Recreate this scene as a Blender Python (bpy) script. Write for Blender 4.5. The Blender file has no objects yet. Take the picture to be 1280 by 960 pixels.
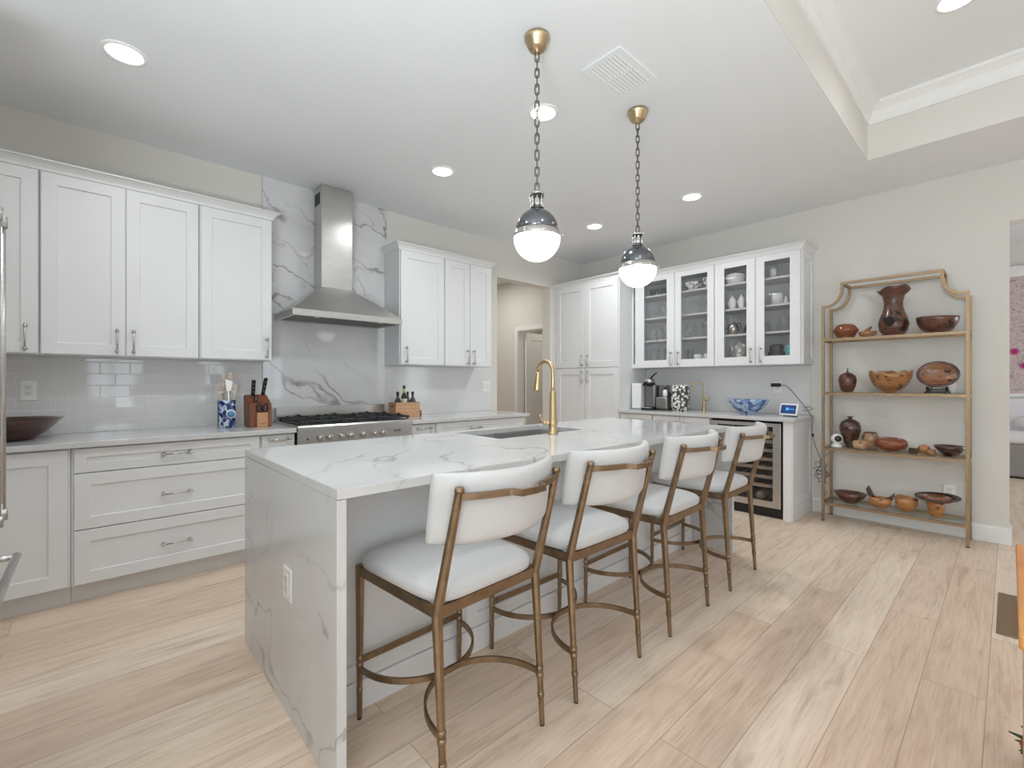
import bpy, bmesh, math, random
from mathutils import Vector, Matrix
random.seed(7)
PI = math.pi
SC = bpy.context.scene
COL = SC.collection

# ------------------------------------------------------------------ camera
cam_d = bpy.data.cameras.new('camera')
cam_d.sensor_width = 36.0
cam_d.lens = 36.0 * 572.0 / 1280.0
cam_d.shift_y = -2.5 / 1280.0
cam_d.clip_start = 0.02
cam = bpy.data.objects.new('camera', cam_d)
COL.objects.link(cam)
yaw = math.atan2(622.0, 572.0)
cam.location = (0.0, 0.0, 1.235)
cam.rotation_euler = (PI / 2, 0.0, yaw - PI / 2)
SC.camera = cam

# ------------------------------------------------------------------ view, world, daylight
SC.view_settings.view_transform = 'Standard'
SC.view_settings.look = 'None'
SC.view_settings.gamma = 1.0
SC.view_settings.use_curve_mapping = False
SC.view_settings.exposure = 0.20
SC.cycles.use_denoising = True
SC.cycles.max_bounces = 14
SC.cycles.diffuse_bounces = 7
SC.cycles.glossy_bounces = 6
SC.cycles.transparent_max_bounces = 32
SC.cycles.caustics_reflective = False
SC.cycles.caustics_refractive = False
SC.cycles.sample_clamp_indirect = 4.0

world = bpy.data.worlds.new('sky')
world.use_nodes = True
SC.world = world
world.node_tree.nodes['Background'].inputs['Color'].default_value = (0.72, 0.84, 1.0, 1)
world.node_tree.nodes['Background'].inputs['Strength'].default_value = 1.2

def area_light(name, loc, rot, sx, sy, power, color):
    d = bpy.data.lights.new(name, 'AREA')
    d.shape = 'RECTANGLE'; d.size = sx; d.size_y = sy
    d.energy = power; d.color = color
    o = bpy.data.objects.new(name, d)
    COL.objects.link(o)
    o.location = loc; o.rotation_euler = rot
    return o

DAY = (0.86, 0.94, 1.0)
# daylight entering through the three tall windows of the rear wall (behind the camera), facing +Y
WIN = [(-0.05, 0.85), (2.10, 2.70), (3.50, 4.10)]
for a, b in WIN:
    area_light('window_and_fill_daylight', ((a + b) / 2, -6.12, 1.35), (PI / 2, 0, 0), b - a, 1.3, 13.0 * (b - a), DAY)
# unseen wide window added in the fridge-side wall to throw light along +X
SIDE = (-3.9, -1.0)
area_light('window_and_fill_daylight', (-1.12, sum(SIDE) / 2, 1.35), (0, -PI / 2, 0), 2.1, SIDE[1] - SIDE[0], 48.0, DAY)
# unseen fill lights added behind the camera to brighten the ceiling
area_light('ceiling_fill', (-0.62, 0.05, 0.9), (PI, 0, 0), 0.6, 0.6, 78.0, (0.86, 0.955, 1.0))
area_light('ceiling_fill', (0.9, -2.2, 0.9), (PI, 0, 0), 1.5, 1.5, 12.0, (0.86, 0.955, 1.0))
# unseen fill light added to brighten the bedroom beyond the wall opening
area_light('bedroom_fill', (7.2, -3.3, 1.6), (PI / 2, 0, 0), 2.0, 1.6, 55.0, DAY)

# ------------------------------------------------------------------ materials
def lin(c):
    return tuple(((v / 12.92) if v <= 0.04045 else ((v + 0.055) / 1.055) ** 2.4) for v in c)

def srgb(r, g, b):
    return lin((r / 255.0, g / 255.0, b / 255.0)) + (1.0,)

class NT:
    def __init__(self, name):
        self.m = bpy.data.materials.new(name)
        self.m.use_nodes = True
        self.t = self.m.node_tree
        self.b = self.t.nodes['Principled BSDF']
    def n(self, kind, **kw):
        nd = self.t.nodes.new(kind)
        for k, v in kw.items():
            if k in nd.inputs.keys(): nd.inputs[k].default_value = v
            else: setattr(nd, k, v)
        return nd
    def l(self, a, b):
        self.t.links.new(a, b)
    def coords(self, scale=(1, 1, 1), rot=(0, 0, 0), loc=(0, 0, 0)):
        tc = self.n('ShaderNodeTexCoord')
        mp = self.n('ShaderNodeMapping')
        mp.inputs['Scale'].default_value = scale
        mp.inputs['Rotation'].default_value = rot
        mp.inputs['Location'].default_value = loc
        self.l(tc.outputs['Object'], mp.inputs['Vector'])
        return mp.outputs['Vector']
    def ramp(self, fac, stops):
        r = self.n('ShaderNodeValToRGB')
        el = r.color_ramp.elements
        el[0].position, el[0].color = stops[0]
        el[1].position, el[1].color = stops[-1]
        for p, c in stops[1:-1]:
            e = el.new(p); e.color = c
        self.l(fac, r.inputs['Fac'])
        return r.outputs['Color']
    def bump(self, height, strength=0.2, dist=0.002):
        b = self.n('ShaderNodeBump')
        b.inputs['Strength'].default_value = strength
        b.inputs['Distance'].default_value = dist
        self.l(height, b.inputs['Height'])
        self.l(b.outputs['Normal'], self.b.inputs['Normal'])
    def mixc(self, fac, a, b, mode='MIX'):
        m = self.n('ShaderNodeMix', data_type='RGBA', blend_type=mode)
        for sock, v in ((m.inputs[0], fac), (m.inputs[6], a), (m.inputs[7], b)):
            if hasattr(v, 'is_linked'): self.l(v, sock)
            else: sock.default_value = v
        return m.outputs[2]
    def set(self, **kw):
        for k, v in kw.items():
            self.b.inputs[k.replace('_', ' ')].default_value = v
        return self

def plain(name, col, rough=0.5, metal=0.0, noise=0.03, nscale=6.0, bump=0.0, coat=0.0, spec=None):
    k = NT(name)
    v = k.coords()
    nz = k.n('ShaderNodeTexNoise', Scale=nscale, Detail=4.0)
    k.l(v, nz.inputs['Vector'])
    lo = tuple(c * (1 - noise) for c in col[:3]) + (1,)
    hi = tuple(min(1, c * (1 + noise)) for c in col[:3]) + (1,)
    k.l(k.ramp(nz.outputs['Fac'], [(0.3, lo), (0.7, hi)]), k.b.inputs['Base Color'])
    k.set(Roughness=rough, Metallic=metal)
    if coat: k.b.inputs['Coat Weight'].default_value = coat
    if spec is not None: k.b.inputs['Specular IOR Level'].default_value = spec
    if bump:
        n2 = k.n('ShaderNodeTexNoise', Scale=nscale * 30, Detail=3.0)
        k.l(v, n2.inputs['Vector'])
        k.bump(n2.outputs['Fac'], bump, 0.001)
    return k.m

def quartz(name, base, vein, scale, rot, stretch, width=0.028, rough=0.1, dens=0.5, amount=0.8):
    """white stone with thin drifting veins: iso-lines of stretched noise, broken up by a second noise"""
    k = NT(name)
    v = k.coords(scale=(1, 1, 1), rot=rot)
    st = k.n('ShaderNodeMapping'); st.inputs['Scale'].default_value = stretch
    wn = k.n('ShaderNodeTexNoise', Scale=2.6, Detail=6.0, Roughness=0.6)
    k.l(v, wn.inputs['Vector'])
    off = k.n('ShaderNodeVectorMath', operation='SCALE'); off.inputs['Scale'].default_value = 0.30
    k.l(wn.outputs['Color'], off.inputs[0])
    add = k.n('ShaderNodeVectorMath', operation='ADD')
    k.l(v, add.inputs[0]); k.l(off.outputs['Vector'], add.inputs[1])
    k.l(add.outputs['Vector'], st.inputs['Vector'])
    col = base
    def veins(sc, wdt, amt, seed):
        nz = k.n('ShaderNodeTexNoise', Scale=sc, Detail=2.0, Roughness=0.45)
        mv = k.n('ShaderNodeMapping'); mv.inputs['Location'].default_value = (seed, seed * 0.7, -seed)
        k.l(st.outputs['Vector'], mv.inputs['Vector']); k.l(mv.outputs['Vector'], nz.inputs['Vector'])
        s = k.n('ShaderNodeMath', operation='SUBTRACT'); s.inputs[1].default_value = 0.5
        k.l(nz.outputs['Fac'], s.inputs[0])
        a = k.n('ShaderNodeMath', operation='ABSOLUTE'); k.l(s.outputs[0], a.inputs[0])
        r = k.n('ShaderNodeMapRange'); r.inputs['From Min'].default_value = 0.0; r.inputs['From Max'].default_value = wdt
        r.inputs['To Min'].default_value = 1.0; r.inputs['To Max'].default_value = 0.0
        k.l(a.outputs[0], r.inputs['Value'])
        mk = k.n('ShaderNodeTexNoise', Scale=1.7, Detail=2.0)
        m2 = k.n('ShaderNodeMapping'); m2.inputs['Location'].default_value = (-seed, 3.1, seed)
        k.l(v, m2.inputs['Vector']); k.l(m2.outputs['Vector'], mk.inputs['Vector'])
        mr = k.n('ShaderNodeMapRange'); mr.inputs['From Min'].default_value = dens - 0.06; mr.inputs['From Max'].default_value = dens + 0.12
        k.l(mk.outputs['Fac'], mr.inputs['Value'])
        mu = k.n('ShaderNodeMath', operation='MULTIPLY'); k.l(r.outputs[0], mu.inputs[0]); k.l(mr.outputs[0], mu.inputs[1])
        m3 = k.n('ShaderNodeMath', operation='MULTIPLY'); m3.inputs[1].default_value = amt
        k.l(mu.outputs[0], m3.inputs[0])
        return m3.outputs[0]
    c = k.mixc(veins(scale, width, amount, 0.0), base, vein)
    c = k.mixc(veins(scale * 0.6, width * 5.0, amount * 0.13, 0.0), c, vein)
    c = k.mixc(veins(scale * 1.7, width * 0.8, amount * 0.45, 4.3), c, vein)
    cl = k.n('ShaderNodeTexNoise', Scale=1.3, Detail=3.0)
    k.l(v, cl.inputs['Vector'])
    cloud = k.ramp(cl.outputs['Fac'], [(0.35, (0.93, 0.93, 0.94, 1)), (0.65, (1, 1, 1, 1))])
    c = k.mixc(1.0, c, cloud, 'MULTIPLY')
    k.l(c, k.b.inputs['Base Color'])
    k.set(Roughness=rough)
    return k.m

def wood(name, dark, light, scale=6.0, stretch=(1, 1, 6), rough=0.3, spots=0.0, coat=0.3):
    k = NT(name)
    v = k.coords(scale=stretch)
    wn = k.n('ShaderNodeTexNoise', Scale=scale, Detail=5.0, Distortion=1.2)
    k.l(v, wn.inputs['Vector'])
    wv = k.n('ShaderNodeTexWave', wave_type='RINGS', Scale=scale * 0.6, Distortion=6.0, Detail=3.0)
    k.l(v, wv.inputs['Vector'])
    f = k.n('ShaderNodeMath', operation='MULTIPLY_ADD'); f.inputs[1].default_value = 0.16
    k.l(wv.outputs['Fac'], f.inputs[0])
    h = k.n('ShaderNodeMath', operation='MULTIPLY'); h.inputs[1].default_value = 0.92
    k.l(wn.outputs['Fac'], h.inputs[0]); k.l(h.outputs[0], f.inputs[2])
    c = k.ramp(f.outputs[0], [(0.2, dark), (0.5, tuple((a + b) / 2 for a, b in zip(dark, light))), (0.8, light)])
    if spots:
        vo = k.n('ShaderNodeTexNoise', Scale=scale * 2.4, Detail=2.0)
        k.l(k.coords(), vo.inputs['Vector'])
        mk = k.ramp(vo.outputs['Fac'], [(0.6 - spots * 0.1, (0, 0, 0, 1)), (0.66, (1, 1, 1, 1))])
        c = k.mixc(mk, c, tuple(x * 0.25 for x in dark[:3]) + (1,))
    k.l(c, k.b.inputs['Base Color'])
    k.set(Roughness=rough); k.b.inputs['Coat Weight'].default_value = coat
    return k.m

def metal(name, col, rough=0.3, brush=(1, 1, 1), amount=0.12, bscale=60):
    k = NT(name)
    v = k.coords(scale=brush)
    nz = k.n('ShaderNodeTexNoise', Scale=bscale, Detail=3.0)
    k.l(v, nz.inputs['Vector'])
    lo = tuple(c * (1 - amount) for c in col[:3]) + (1,)
    hi = tuple(min(1, c * (1 + amount)) for c in col[:3]) + (1,)
    k.l(k.ramp(nz.outputs['Fac'], [(0.3, lo), (0.7, hi)]), k.b.inputs['Base Color'])
    rr = k.n('ShaderNodeMapRange'); rr.inputs['To Min'].default_value = rough * 0.8; rr.inputs['To Max'].default_value = rough * 1.25
    k.l(nz.outputs['Fac'], rr.inputs['Value']); k.l(rr.outputs[0], k.b.inputs['Roughness'])
    k.set(Metallic=1.0)
    return k.m

def emit(name, col, strength):
    k = NT(name)
    k.b.inputs['Base Color'].default_value = col
    k.b.inputs['Emission Color'].default_value = col
    k.b.inputs['Emission Strength'].default_value = strength
    nz = k.n('ShaderNodeTexNoise', Scale=3.0)
    k.l(k.coords(), nz.inputs['Vector'])
    k.l(k.ramp(nz.outputs['Fac'], [(0.0, tuple(c * 0.97 for c in col[:3]) + (1,)), (1.0, col)]), k.b.inputs['Emission Color'])
    return k.m

def clear_glass(name, tint=(1, 1, 1, 1), refl=0.10, rough=0.02, milk=0.0):
    """thin glass: mostly clear, a Fresnel share of mirror, a little milkiness for ware"""
    k = NT(name)
    tr = k.n('ShaderNodeBsdfTransparent'); tr.inputs['Color'].default_value = tint
    gl = k.n('ShaderNodeBsdfGlossy'); gl.inputs['Roughness'].default_value = rough
    lw = k.n('ShaderNodeLayerWeight'); lw.inputs['Blend'].default_value = 0.25
    mr = k.n('ShaderNodeMapRange'); mr.inputs['To Min'].default_value = refl * 0.5; mr.inputs['To Max'].default_value = min(1, refl * 4)
    k.l(lw.outputs['Fresnel'], mr.inputs['Value'])
    base = tr.outputs[0]
    if milk:
        df = k.n('ShaderNodeBsdfTranslucent'); df.inputs['Color'].default_value = (0.9, 0.9, 0.9, 1)
        d2 = k.n('ShaderNodeBsdfDiffuse'); d2.inputs['Color'].default_value = (0.9, 0.9, 0.9, 1)
        md = k.n('ShaderNodeMixShader'); md.inputs['Fac'].default_value = 0.5
        k.l(df.outputs[0], md.inputs[1]); k.l(d2.outputs[0], md.inputs[2])
        mm = k.n('ShaderNodeMixShader'); mm.inputs['Fac'].default_value = milk
        k.l(tr.outputs[0], mm.inputs[1]); k.l(md.outputs[0], mm.inputs[2]); base = mm.outputs[0]
    mx = k.n('ShaderNodeMixShader')
    k.l(mr.outputs[0], mx.inputs['Fac']); k.l(base, mx.inputs[1]); k.l(gl.outputs[0], mx.inputs[2])
    k.l(mx.outputs[0], k.t.nodes['Material Output'].inputs['Surface'])
    return k.m

def floor_material():
    k = NT('oak_plank_floor')
    v = k.coords(loc=(0.3, -0.06, 0))
    br = k.n('ShaderNodeTexBrick', offset=0.37, offset_frequency=2, squash=1.0)
    br.inputs['Scale'].default_value = 1.0
    br.inputs['Brick Width'].default_value = 1.75
    br.inputs['Row Height'].default_value = 0.19
    br.inputs['Mortar Size'].default_value = 0.0016
    br.inputs['Mortar Smooth'].default_value = 0.3
    br.inputs['Color1'].default_value = (0, 0, 0, 1)
    br.inputs['Color2'].default_value = (1, 1, 1, 1)
    br.inputs['Mortar'].default_value = (0.5, 0.5, 0.5, 1)
    k.l(v, br.inputs['Vector'])
    # the random grey of each plank shifts its grain
    sh = k.n('ShaderNodeVectorMath', operation='SCALE'); sh.inputs['Scale'].default_value = 7.0
    k.l(br.outputs['Color'], sh.inputs[0])
    ad = k.n('ShaderNodeVectorMath', operation='ADD'); k.l(v, ad.inputs[0]); k.l(sh.outputs['Vector'], ad.inputs[1])
    g1 = k.n('ShaderNodeMapping'); g1.inputs['Scale'].default_value = (1.0, 9.0, 1.0)
    k.l(ad.outputs['Vector'], g1.inputs['Vector'])
    n1 = k.n('ShaderNodeTexNoise', Scale=2.2, Detail=8.0, Roughness=0.62, Distortion=0.8)
    k.l(g1.outputs['Vector'], n1.inputs['Vector'])
    g2 = k.n('ShaderNodeMapping'); g2.inputs['Scale'].default_value = (4.0, 90.0, 4.0)
    k.l(ad.outputs['Vector'], g2.inputs['Vector'])
    n2 = k.n('ShaderNodeTexNoise', Scale=1.5, Detail=4.0)
    k.l(g2.outputs['Vector'], n2.inputs['Vector'])
    tone = k.ramp(br.outputs['Color'], [(0.0, srgb(*FLOOR_D)), (0.5, srgb(*FLOOR_M)), (1.0, srgb(*FLOOR_L))])
    gr = k.ramp(n1.outputs['Fac'], [(0.26, (0.70, 0.64, 0.58, 1)), (0.45, (0.93, 0.915, 0.90, 1)), (0.6, (1.0, 1.0, 1.0, 1)), (0.8, (1.1, 1.11, 1.12, 1))])
    c = k.mixc(1.0, tone, gr, 'MULTIPLY')
    fi = k.ramp(n2.outputs['Fac'], [(0.30, (0.84, 0.81, 0.77, 1)), (0.55, (1, 1, 1, 1))])
    c = k.mixc(0.8, c, fi, 'MULTIPLY')
    kn = k.n('ShaderNodeTexNoise', Scale=2.0, Detail=2.0)
    g3 = k.n('ShaderNodeMapping'); g3.inputs['Scale'].default_value = (1.6, 4.5, 1.0)
    k.l(ad.outputs['Vector'], g3.inputs['Vector']); k.l(g3.outputs['Vector'], kn.inputs['Vector'])
    c = k.mixc(1.0, c, k.ramp(kn.outputs['Fac'], [(0.70, (1, 1, 1, 1)), (0.80, (0.72, 0.66, 0.60, 1))]), 'MULTIPLY')
    c = k.mixc(br.outputs['Fac'], c, srgb(166, 146, 128))
    k.l(c, k.b.inputs['Base Color'])
    rg = k.n('ShaderNodeMapRange'); rg.inputs['To Min'].default_value = 0.36; rg.inputs['To Max'].default_value = 0.52
    k.l(n1.outputs['Fac'], rg.inputs['Value']); k.l(rg.outputs[0], k.b.inputs['Roughness'])
    hs = k.n('ShaderNodeMath', operation='SUBTRACT'); k.l(n2.outputs['Fac'], hs.inputs[0]); k.l(br.outputs['Fac'], hs.inputs[1])
    k.bump(hs.outputs[0], 0.25, 0.0015)
    k.b.inputs['Specular IOR Level'].default_value = 0.35
    return k.m

def patterned(name, ground, figure, scale, thresh=0.9, rough=0.25, third=None):
    """glazed ware with a blotchy floral figure"""
    k = NT(name)
    v = k.coords()
    vo = k.n('ShaderNodeTexVoronoi', Scale=scale, feature='F1')
    nz = k.n('ShaderNodeTexNoise', Scale=scale * 1.6, Detail=3.0, Distortion=1.5)
    k.l(v, vo.inputs['Vector']); k.l(v, nz.inputs['Vector'])
    a = k.n('ShaderNodeMath', operation='ADD'); k.l(vo.outputs['Distance'], a.inputs[0]); k.l(nz.outputs['Fac'], a.inputs[1])
    hf = k.n('ShaderNodeMath', operation='MULTIPLY'); hf.inputs[1].default_value = 0.5; k.l(a.outputs[0], hf.inputs[0])
    c = k.mixc(k.ramp(hf.outputs[0], [(thresh / 2 - 0.015, (0, 0, 0, 1)), (thresh / 2 + 0.015, (1, 1, 1, 1))]), ground, figure)
    if third is not None:
        n3 = k.n('ShaderNodeTexNoise', Scale=scale * 0.7, Detail=2.0); k.l(v, n3.inputs['Vector'])
        c = k.mixc(k.ramp(n3.outputs['Fac'], [(0.52, (0, 0, 0, 1)), (0.6, (0.8, 0.8, 0.8, 1))]), c, third)
    k.l(c, k.b.inputs['Base Color']); k.set(Roughness=rough)
    return k.m

FLOOR_D, FLOOR_M, FLOOR_L = (219, 195, 174), (227, 207, 188), (233, 216, 200)
M = {}
M['wall'] = plain('warm_white_wall_paint', srgb(221, 218, 212), 0.85, noise=0.012, nscale=2.0)
M['ceiling'] = plain('ceiling_paint', srgb(234, 237, 239), 0.9, noise=0.01, nscale=2.0)
M['trim'] = plain('white_trim_paint', srgb(234, 234, 233), 0.45, noise=0.01)
M['cab'] = plain('white_cabinet_lacquer', srgb(226, 227, 228), 0.38, noise=0.008)
M['cab_in'] = plain('cabinet_interior_white', srgb(214, 214, 214), 0.6, noise=0.01)
M['toe'] = plain('toe_kick_white', srgb(214, 214, 214), 0.5, noise=0.01)
M['quartz'] = quartz('veined_white_quartz', srgb(216, 216, 215), srgb(148, 146, 144), 2.2, (0, 0, 0.9), (1.0, 0.55, 1.0), 0.012, 0.09, 0.47, 0.68)
M['quartz_grey'] = quartz('pale_grey_quartz', srgb(206, 206, 206), srgb(176, 176, 177), 3.0, (0, 0, 0.3), (1, 1, 1), 0.02, 0.10, 0.5, 0.5)
M['marble'] = quartz('grey_veined_marble', srgb(222, 222, 223), srgb(146, 143, 140), 1.9, (0, -0.62, 0), (0.32, 0.5, 1.35), 0.010, 0.06, 0.43, 0.95)
M['tile'] = plain('glazed_grey_white_tile', srgb(220, 220, 220), 0.05, noise=0.015, nscale=3.0)
M['grout'] = plain('pale_grout', srgb(232, 232, 231), 0.9)
M['panel'] = plain('pale_backsplash_glaze', srgb(224, 224, 223), 0.12, noise=0.01)
M['steel'] = metal('brushed_steel', (0.60, 0.59, 0.575), 0.30, (1, 1, 40), 0.10, 12)
M['steel_dark'] = metal('dark_steel', (0.30, 0.29, 0.28), 0.4)
M['steel_sink'] = metal('sink_steel', (0.42, 0.42, 0.41), 0.35, (1, 30, 1), 0.1, 12)
M['nickel'] = metal('satin_nickel', (0.56, 0.54, 0.52), 0.28)
M['nickel_dark'] = metal('polished_gunmetal_nickel', (0.19, 0.20, 0.215), 0.14, amount=0.05)
M['nickel_light'] = metal('polished_nickel', (0.62, 0.61, 0.59), 0.16, amount=0.05)
M['bronze'] = metal('antique_bronze', (0.295, 0.212, 0.135), 0.44, amount=0.2, bscale=25)
M['brass'] = metal('brushed_brass', (0.58, 0.44, 0.25), 0.30, (1, 1, 8), 0.03, 30)
M['brass_soft'] = metal('satin_gold_frame', (0.37, 0.268, 0.172), 0.45, amount=0.1)
M['brass_light'] = metal('aged_brass_canopy', (0.60, 0.47, 0.30), 0.3, amount=0.12)
M['chain'] = metal('dark_brass_chain', (0.17, 0.145, 0.11), 0.4)
M['fabric'] = plain('white_woven_fabric', srgb(204, 204, 204), 0.95, noise=0.02, nscale=14, bump=0.25)
M['black_iron'] = plain('black_cast_iron', srgb(38, 40, 43), 0.55, noise=0.2, nscale=30)
M['black'] = plain('black_plastic', srgb(26, 26, 28), 0.35, noise=0.1)
M['dark_gap'] = plain('dark_recess', srgb(30, 29, 28), 0.8, noise=0.1)
M['white_plastic'] = plain('white_plastic', srgb(238, 238, 237), 0.35, noise=0.01)
M['porcelain'] = plain('white_porcelain', srgb(236, 235, 232), 0.15, noise=0.02)
M['floor'] = floor_material()
M['globe'] = emit('lit_opal_glass', (1.0, 0.985, 0.96, 1), 2.6)
M['lens'] = emit('lit_downlight_lens', (1.0, 0.98, 0.95, 1), 6.0)
M['glass'] = clear_glass('cabinet_pane_glass', (0.98, 0.98, 0.98, 1), 0.08)
M['shelf_glass'] = clear_glass('shelf_glass', (0.95, 0.97, 0.96, 1), 0.06)
M['glassware'] = clear_glass('clear_glassware', (0.97, 0.975, 0.98, 1), 0.05, 0.12, 0.16)
M['fridge_glass'] = clear_glass('tinted_cooler_glass', (0.80, 0.77, 0.75, 1), 0.08)
M['green_glass'] = plain('dark_green_bottle_glass', srgb(36, 44, 26), 0.1, noise=0.2)
M['screen'] = emit('display_screen_blue', srgb(22, 44, 92), 0.9)
M['screen_mark'] = emit('display_screen_cyan', srgb(70, 150, 205), 0.9)
# ------------------------------------------------------------------ helpers
def V(*a):
    return Vector(a)

class MB:
    """gathers shapes, then links them as ONE mesh object"""
    def __init__(self):
        self.bm = bmesh.new()
        self.mi = 0
        self.smooth = False
    def mat(self, i):
        self.mi = i; return self
    def face(self, vs, smooth=None):
        try:
            f = self.bm.faces.new(vs)
        except ValueError:
            return None
        f.material_index = self.mi
        f.smooth = self.smooth if smooth is None else smooth
        return f
    def box(self, x0, x1, y0, y1, z0, z1, bevel=0.0, rot=0.0, seg=2):
        if x1 < x0: x0, x1 = x1, x0
        if y1 < y0: y0, y1 = y1, y0
        if z1 < z0: z0, z1 = z1, z0
        c = V((x0 + x1) / 2, (y0 + y1) / 2, (z0 + z1) / 2)
        vs = []
        for dx in (x0, x1):
            for dy in (y0, y1):
                for dz in (z0, z1):
                    p = V(dx, dy, dz) - c
                    if rot: p = Matrix.Rotation(rot, 3, 'Z') @ p
                    vs.append(self.bm.verts.new(p + c))
        q = [(0, 1, 3, 2), (4, 6, 7, 5), (0, 4, 5, 1), (2, 3, 7, 6), (0, 2, 6, 4), (1, 5, 7, 3)]
        fs = [self.face([vs[i] for i in f], False) for f in q]
        if bevel:
            es = {e for f in fs for e in f.edges}
            r = bmesh.ops.bevel(self.bm, geom=list(es), offset=bevel, segments=seg, affect='EDGES', profile=0.5)
            for f in r['faces']:
                f.smooth = True; f.material_index = self.mi
        return self
    def prism(self, poly, a0, a1, axis='y'):
        """extrude a 2-D outline (list of pairs) along an axis: 'x' takes (y,z), 'y' (x,z), 'z' (x,y)"""
        def p(u, w, a):
            return V(a, u, w) if axis == 'x' else V(u, a, w) if axis == 'y' else V(u, w, a)
        A = [self.bm.verts.new(p(u, w, a0)) for u, w in poly]
        B = [self.bm.verts.new(p(u, w, a1)) for u, w in poly]
        n = len(poly)
        self.face(A, False); self.face(B[::-1], False)
        for i in range(n):
            self.face([A[i], A[(i + 1) % n], B[(i + 1) % n], B[i]], False)
        return self
    def lathe(self, prof, c=(0, 0, 0), seg=24, axis=None, squash=(1, 1), close=True, wob=None):
        """revolve (radius, height) pairs around an axis through c"""
        c = V(*c)
        q = V(0, 0, 1).rotation_difference(V(*axis).normalized()).to_matrix() if axis else Matrix.Identity(3)
        rings = []
        for k, (r, z) in enumerate(prof):
            if r < 1e-6:
                rings.append([self.bm.verts.new(q @ V(0, 0, z) + c)])
            else:
                ring = []
                for i in range(seg):
                    a = 2 * PI * i / seg
                    dz = wob(a, k) if wob else 0.0
                    ring.append(self.bm.verts.new(q @ V(r * math.cos(a) * squash[0], r * math.sin(a) * squash[1], z + dz) + c))
                rings.append(ring)
        for A, B in zip(rings, rings[1:]):
            if len(A) == 1 and len(B) == 1: continue
            for i in range(seg):
                j = (i + 1) % seg
                if len(A) == 1: self.face([A[0], B[j], B[i]], True)
                elif len(B) == 1: self.face([A[i], A[j], B[0]], True)
                else: self.face([A[i], A[j], B[j], B[i]], True)
        if close:
            if len(rings[0]) > 1: self.face(rings[0][::-1], False)
            if len(rings[-1]) > 1: self.face(rings[-1], False)
        return self
    def rod(self, p0, p1, r0, r1=None, seg=10):
        p0, p1 = V(*p0), V(*p1)
        d = p1 - p0
        if r1 is None: r1 = r0
        q = V(0, 0, 1).rotation_difference(d.normalized()).to_matrix()
        A, B = [], []
        for i in range(seg):
            a = 2 * PI * i / seg
            e = V(math.cos(a), math.sin(a), 0)
            A.append(self.bm.verts.new(q @ (e * r0) + p0)); B.append(self.bm.verts.new(q @ (e * r1) + p1))
        for i in range(seg):
            j = (i + 1) % seg
            self.face([A[i], A[j], B[j], B[i]], seg > 5)
        self.face(A[::-1], False); self.face(B, False)
        return self
    def ball(self, c, r, seg=14, sq=(1, 1, 1)):
        n = max(6, seg // 2)
        prof = [(r * math.sin(PI * i / n), -r * math.cos(PI * i / n) * sq[2]) for i in range(n + 1)]
        prof[0] = (0, prof[0][1]); prof[-1] = (0, prof[-1][1])
        return self.lathe(prof, c, seg, squash=(sq[0], sq[1]))
    def tube(self, pts, r, seg=8, closed=False):
        """round tube along a polyline; r is a number or a list"""
        P_ = [V(*p) for p in pts]
        n = len(P_)
        rr = r if isinstance(r, (list, tuple)) else [r] * n
        T = []
        for i in range(n):
            a = P_[(i - 1) % n] if (closed or i > 0) else P_[i]
            b = P_[(i + 1) % n] if (closed or i < n - 1) else P_[i]
            T.append((b - a).normalized())
        up = V(0, 0, 1) if abs(T[0].z) < 0.9 else V(1, 0, 0)
        N = (up - T[0] * up.dot(T[0])).normalized()
        rings = []
        for i in range(n):
            if i: N = (T[i - 1].rotation_difference(T[i]).to_matrix() @ N)
            N = (N - T[i] * N.dot(T[i])).normalized()
            Bn = T[i].cross(N)
            rings.append([self.bm.verts.new(P_[i] + (N * math.cos(2 * PI * k / seg) + Bn * math.sin(2 * PI * k / seg)) * rr[i]) for k in range(seg)])
        for i in range(n if closed else n - 1):
            A, B = rings[i], rings[(i + 1) % n]
            for k in range(seg):
                j = (k + 1) % seg
                self.face([A[k], A[j], B[j], B[k]], True)
        if not closed:
            self.face(rings[0][::-1], False); self.face(rings[-1], False)
        return self
    def bar(self, pts, w, h, binormal=(0, 0, 1), closed=False, smooth=False):
        """flat bar swept along a polyline: w across the path, h along the binormal"""
        P_ = [V(*p) for p in pts]; bn = V(*binormal).normalized()
        n = len(P_); rings = []
        for i in range(n):
            a = P_[(i - 1) % n] if (closed or i > 0) else None
            b = P_[(i + 1) % n] if (closed or i < n - 1) else None
            t0 = (P_[i] - a).normalized() if a is not None else None
            t1 = (b - P_[i]).normalized() if b is not None else None
            t = ((t0 or t1) + (t1 or t0)).normalized()
            s = bn.cross(t).normalized()
            ms = 1.0
            if t0 is not None and t1 is not None:
                ms = 1.0 / max(0.4, t.dot(t1))
            o1, o2 = s * (w / 2 * ms), bn * (h / 2)
            rings.append([self.bm.verts.new(P_[i] + x) for x in (o1 + o2, -o1 + o2, -o1 - o2, o1 - o2)])
        for i in range(n if closed else n - 1):
            A, B = rings[i], rings[(i + 1) % n]
            for k in range(4):
                j = (k + 1) % 4
                self.face([A[k], A[j], B[j], B[k]], smooth)
        if not closed:
            self.face(rings[0][::-1], False); self.face(rings[-1], False)
        return self
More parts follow.
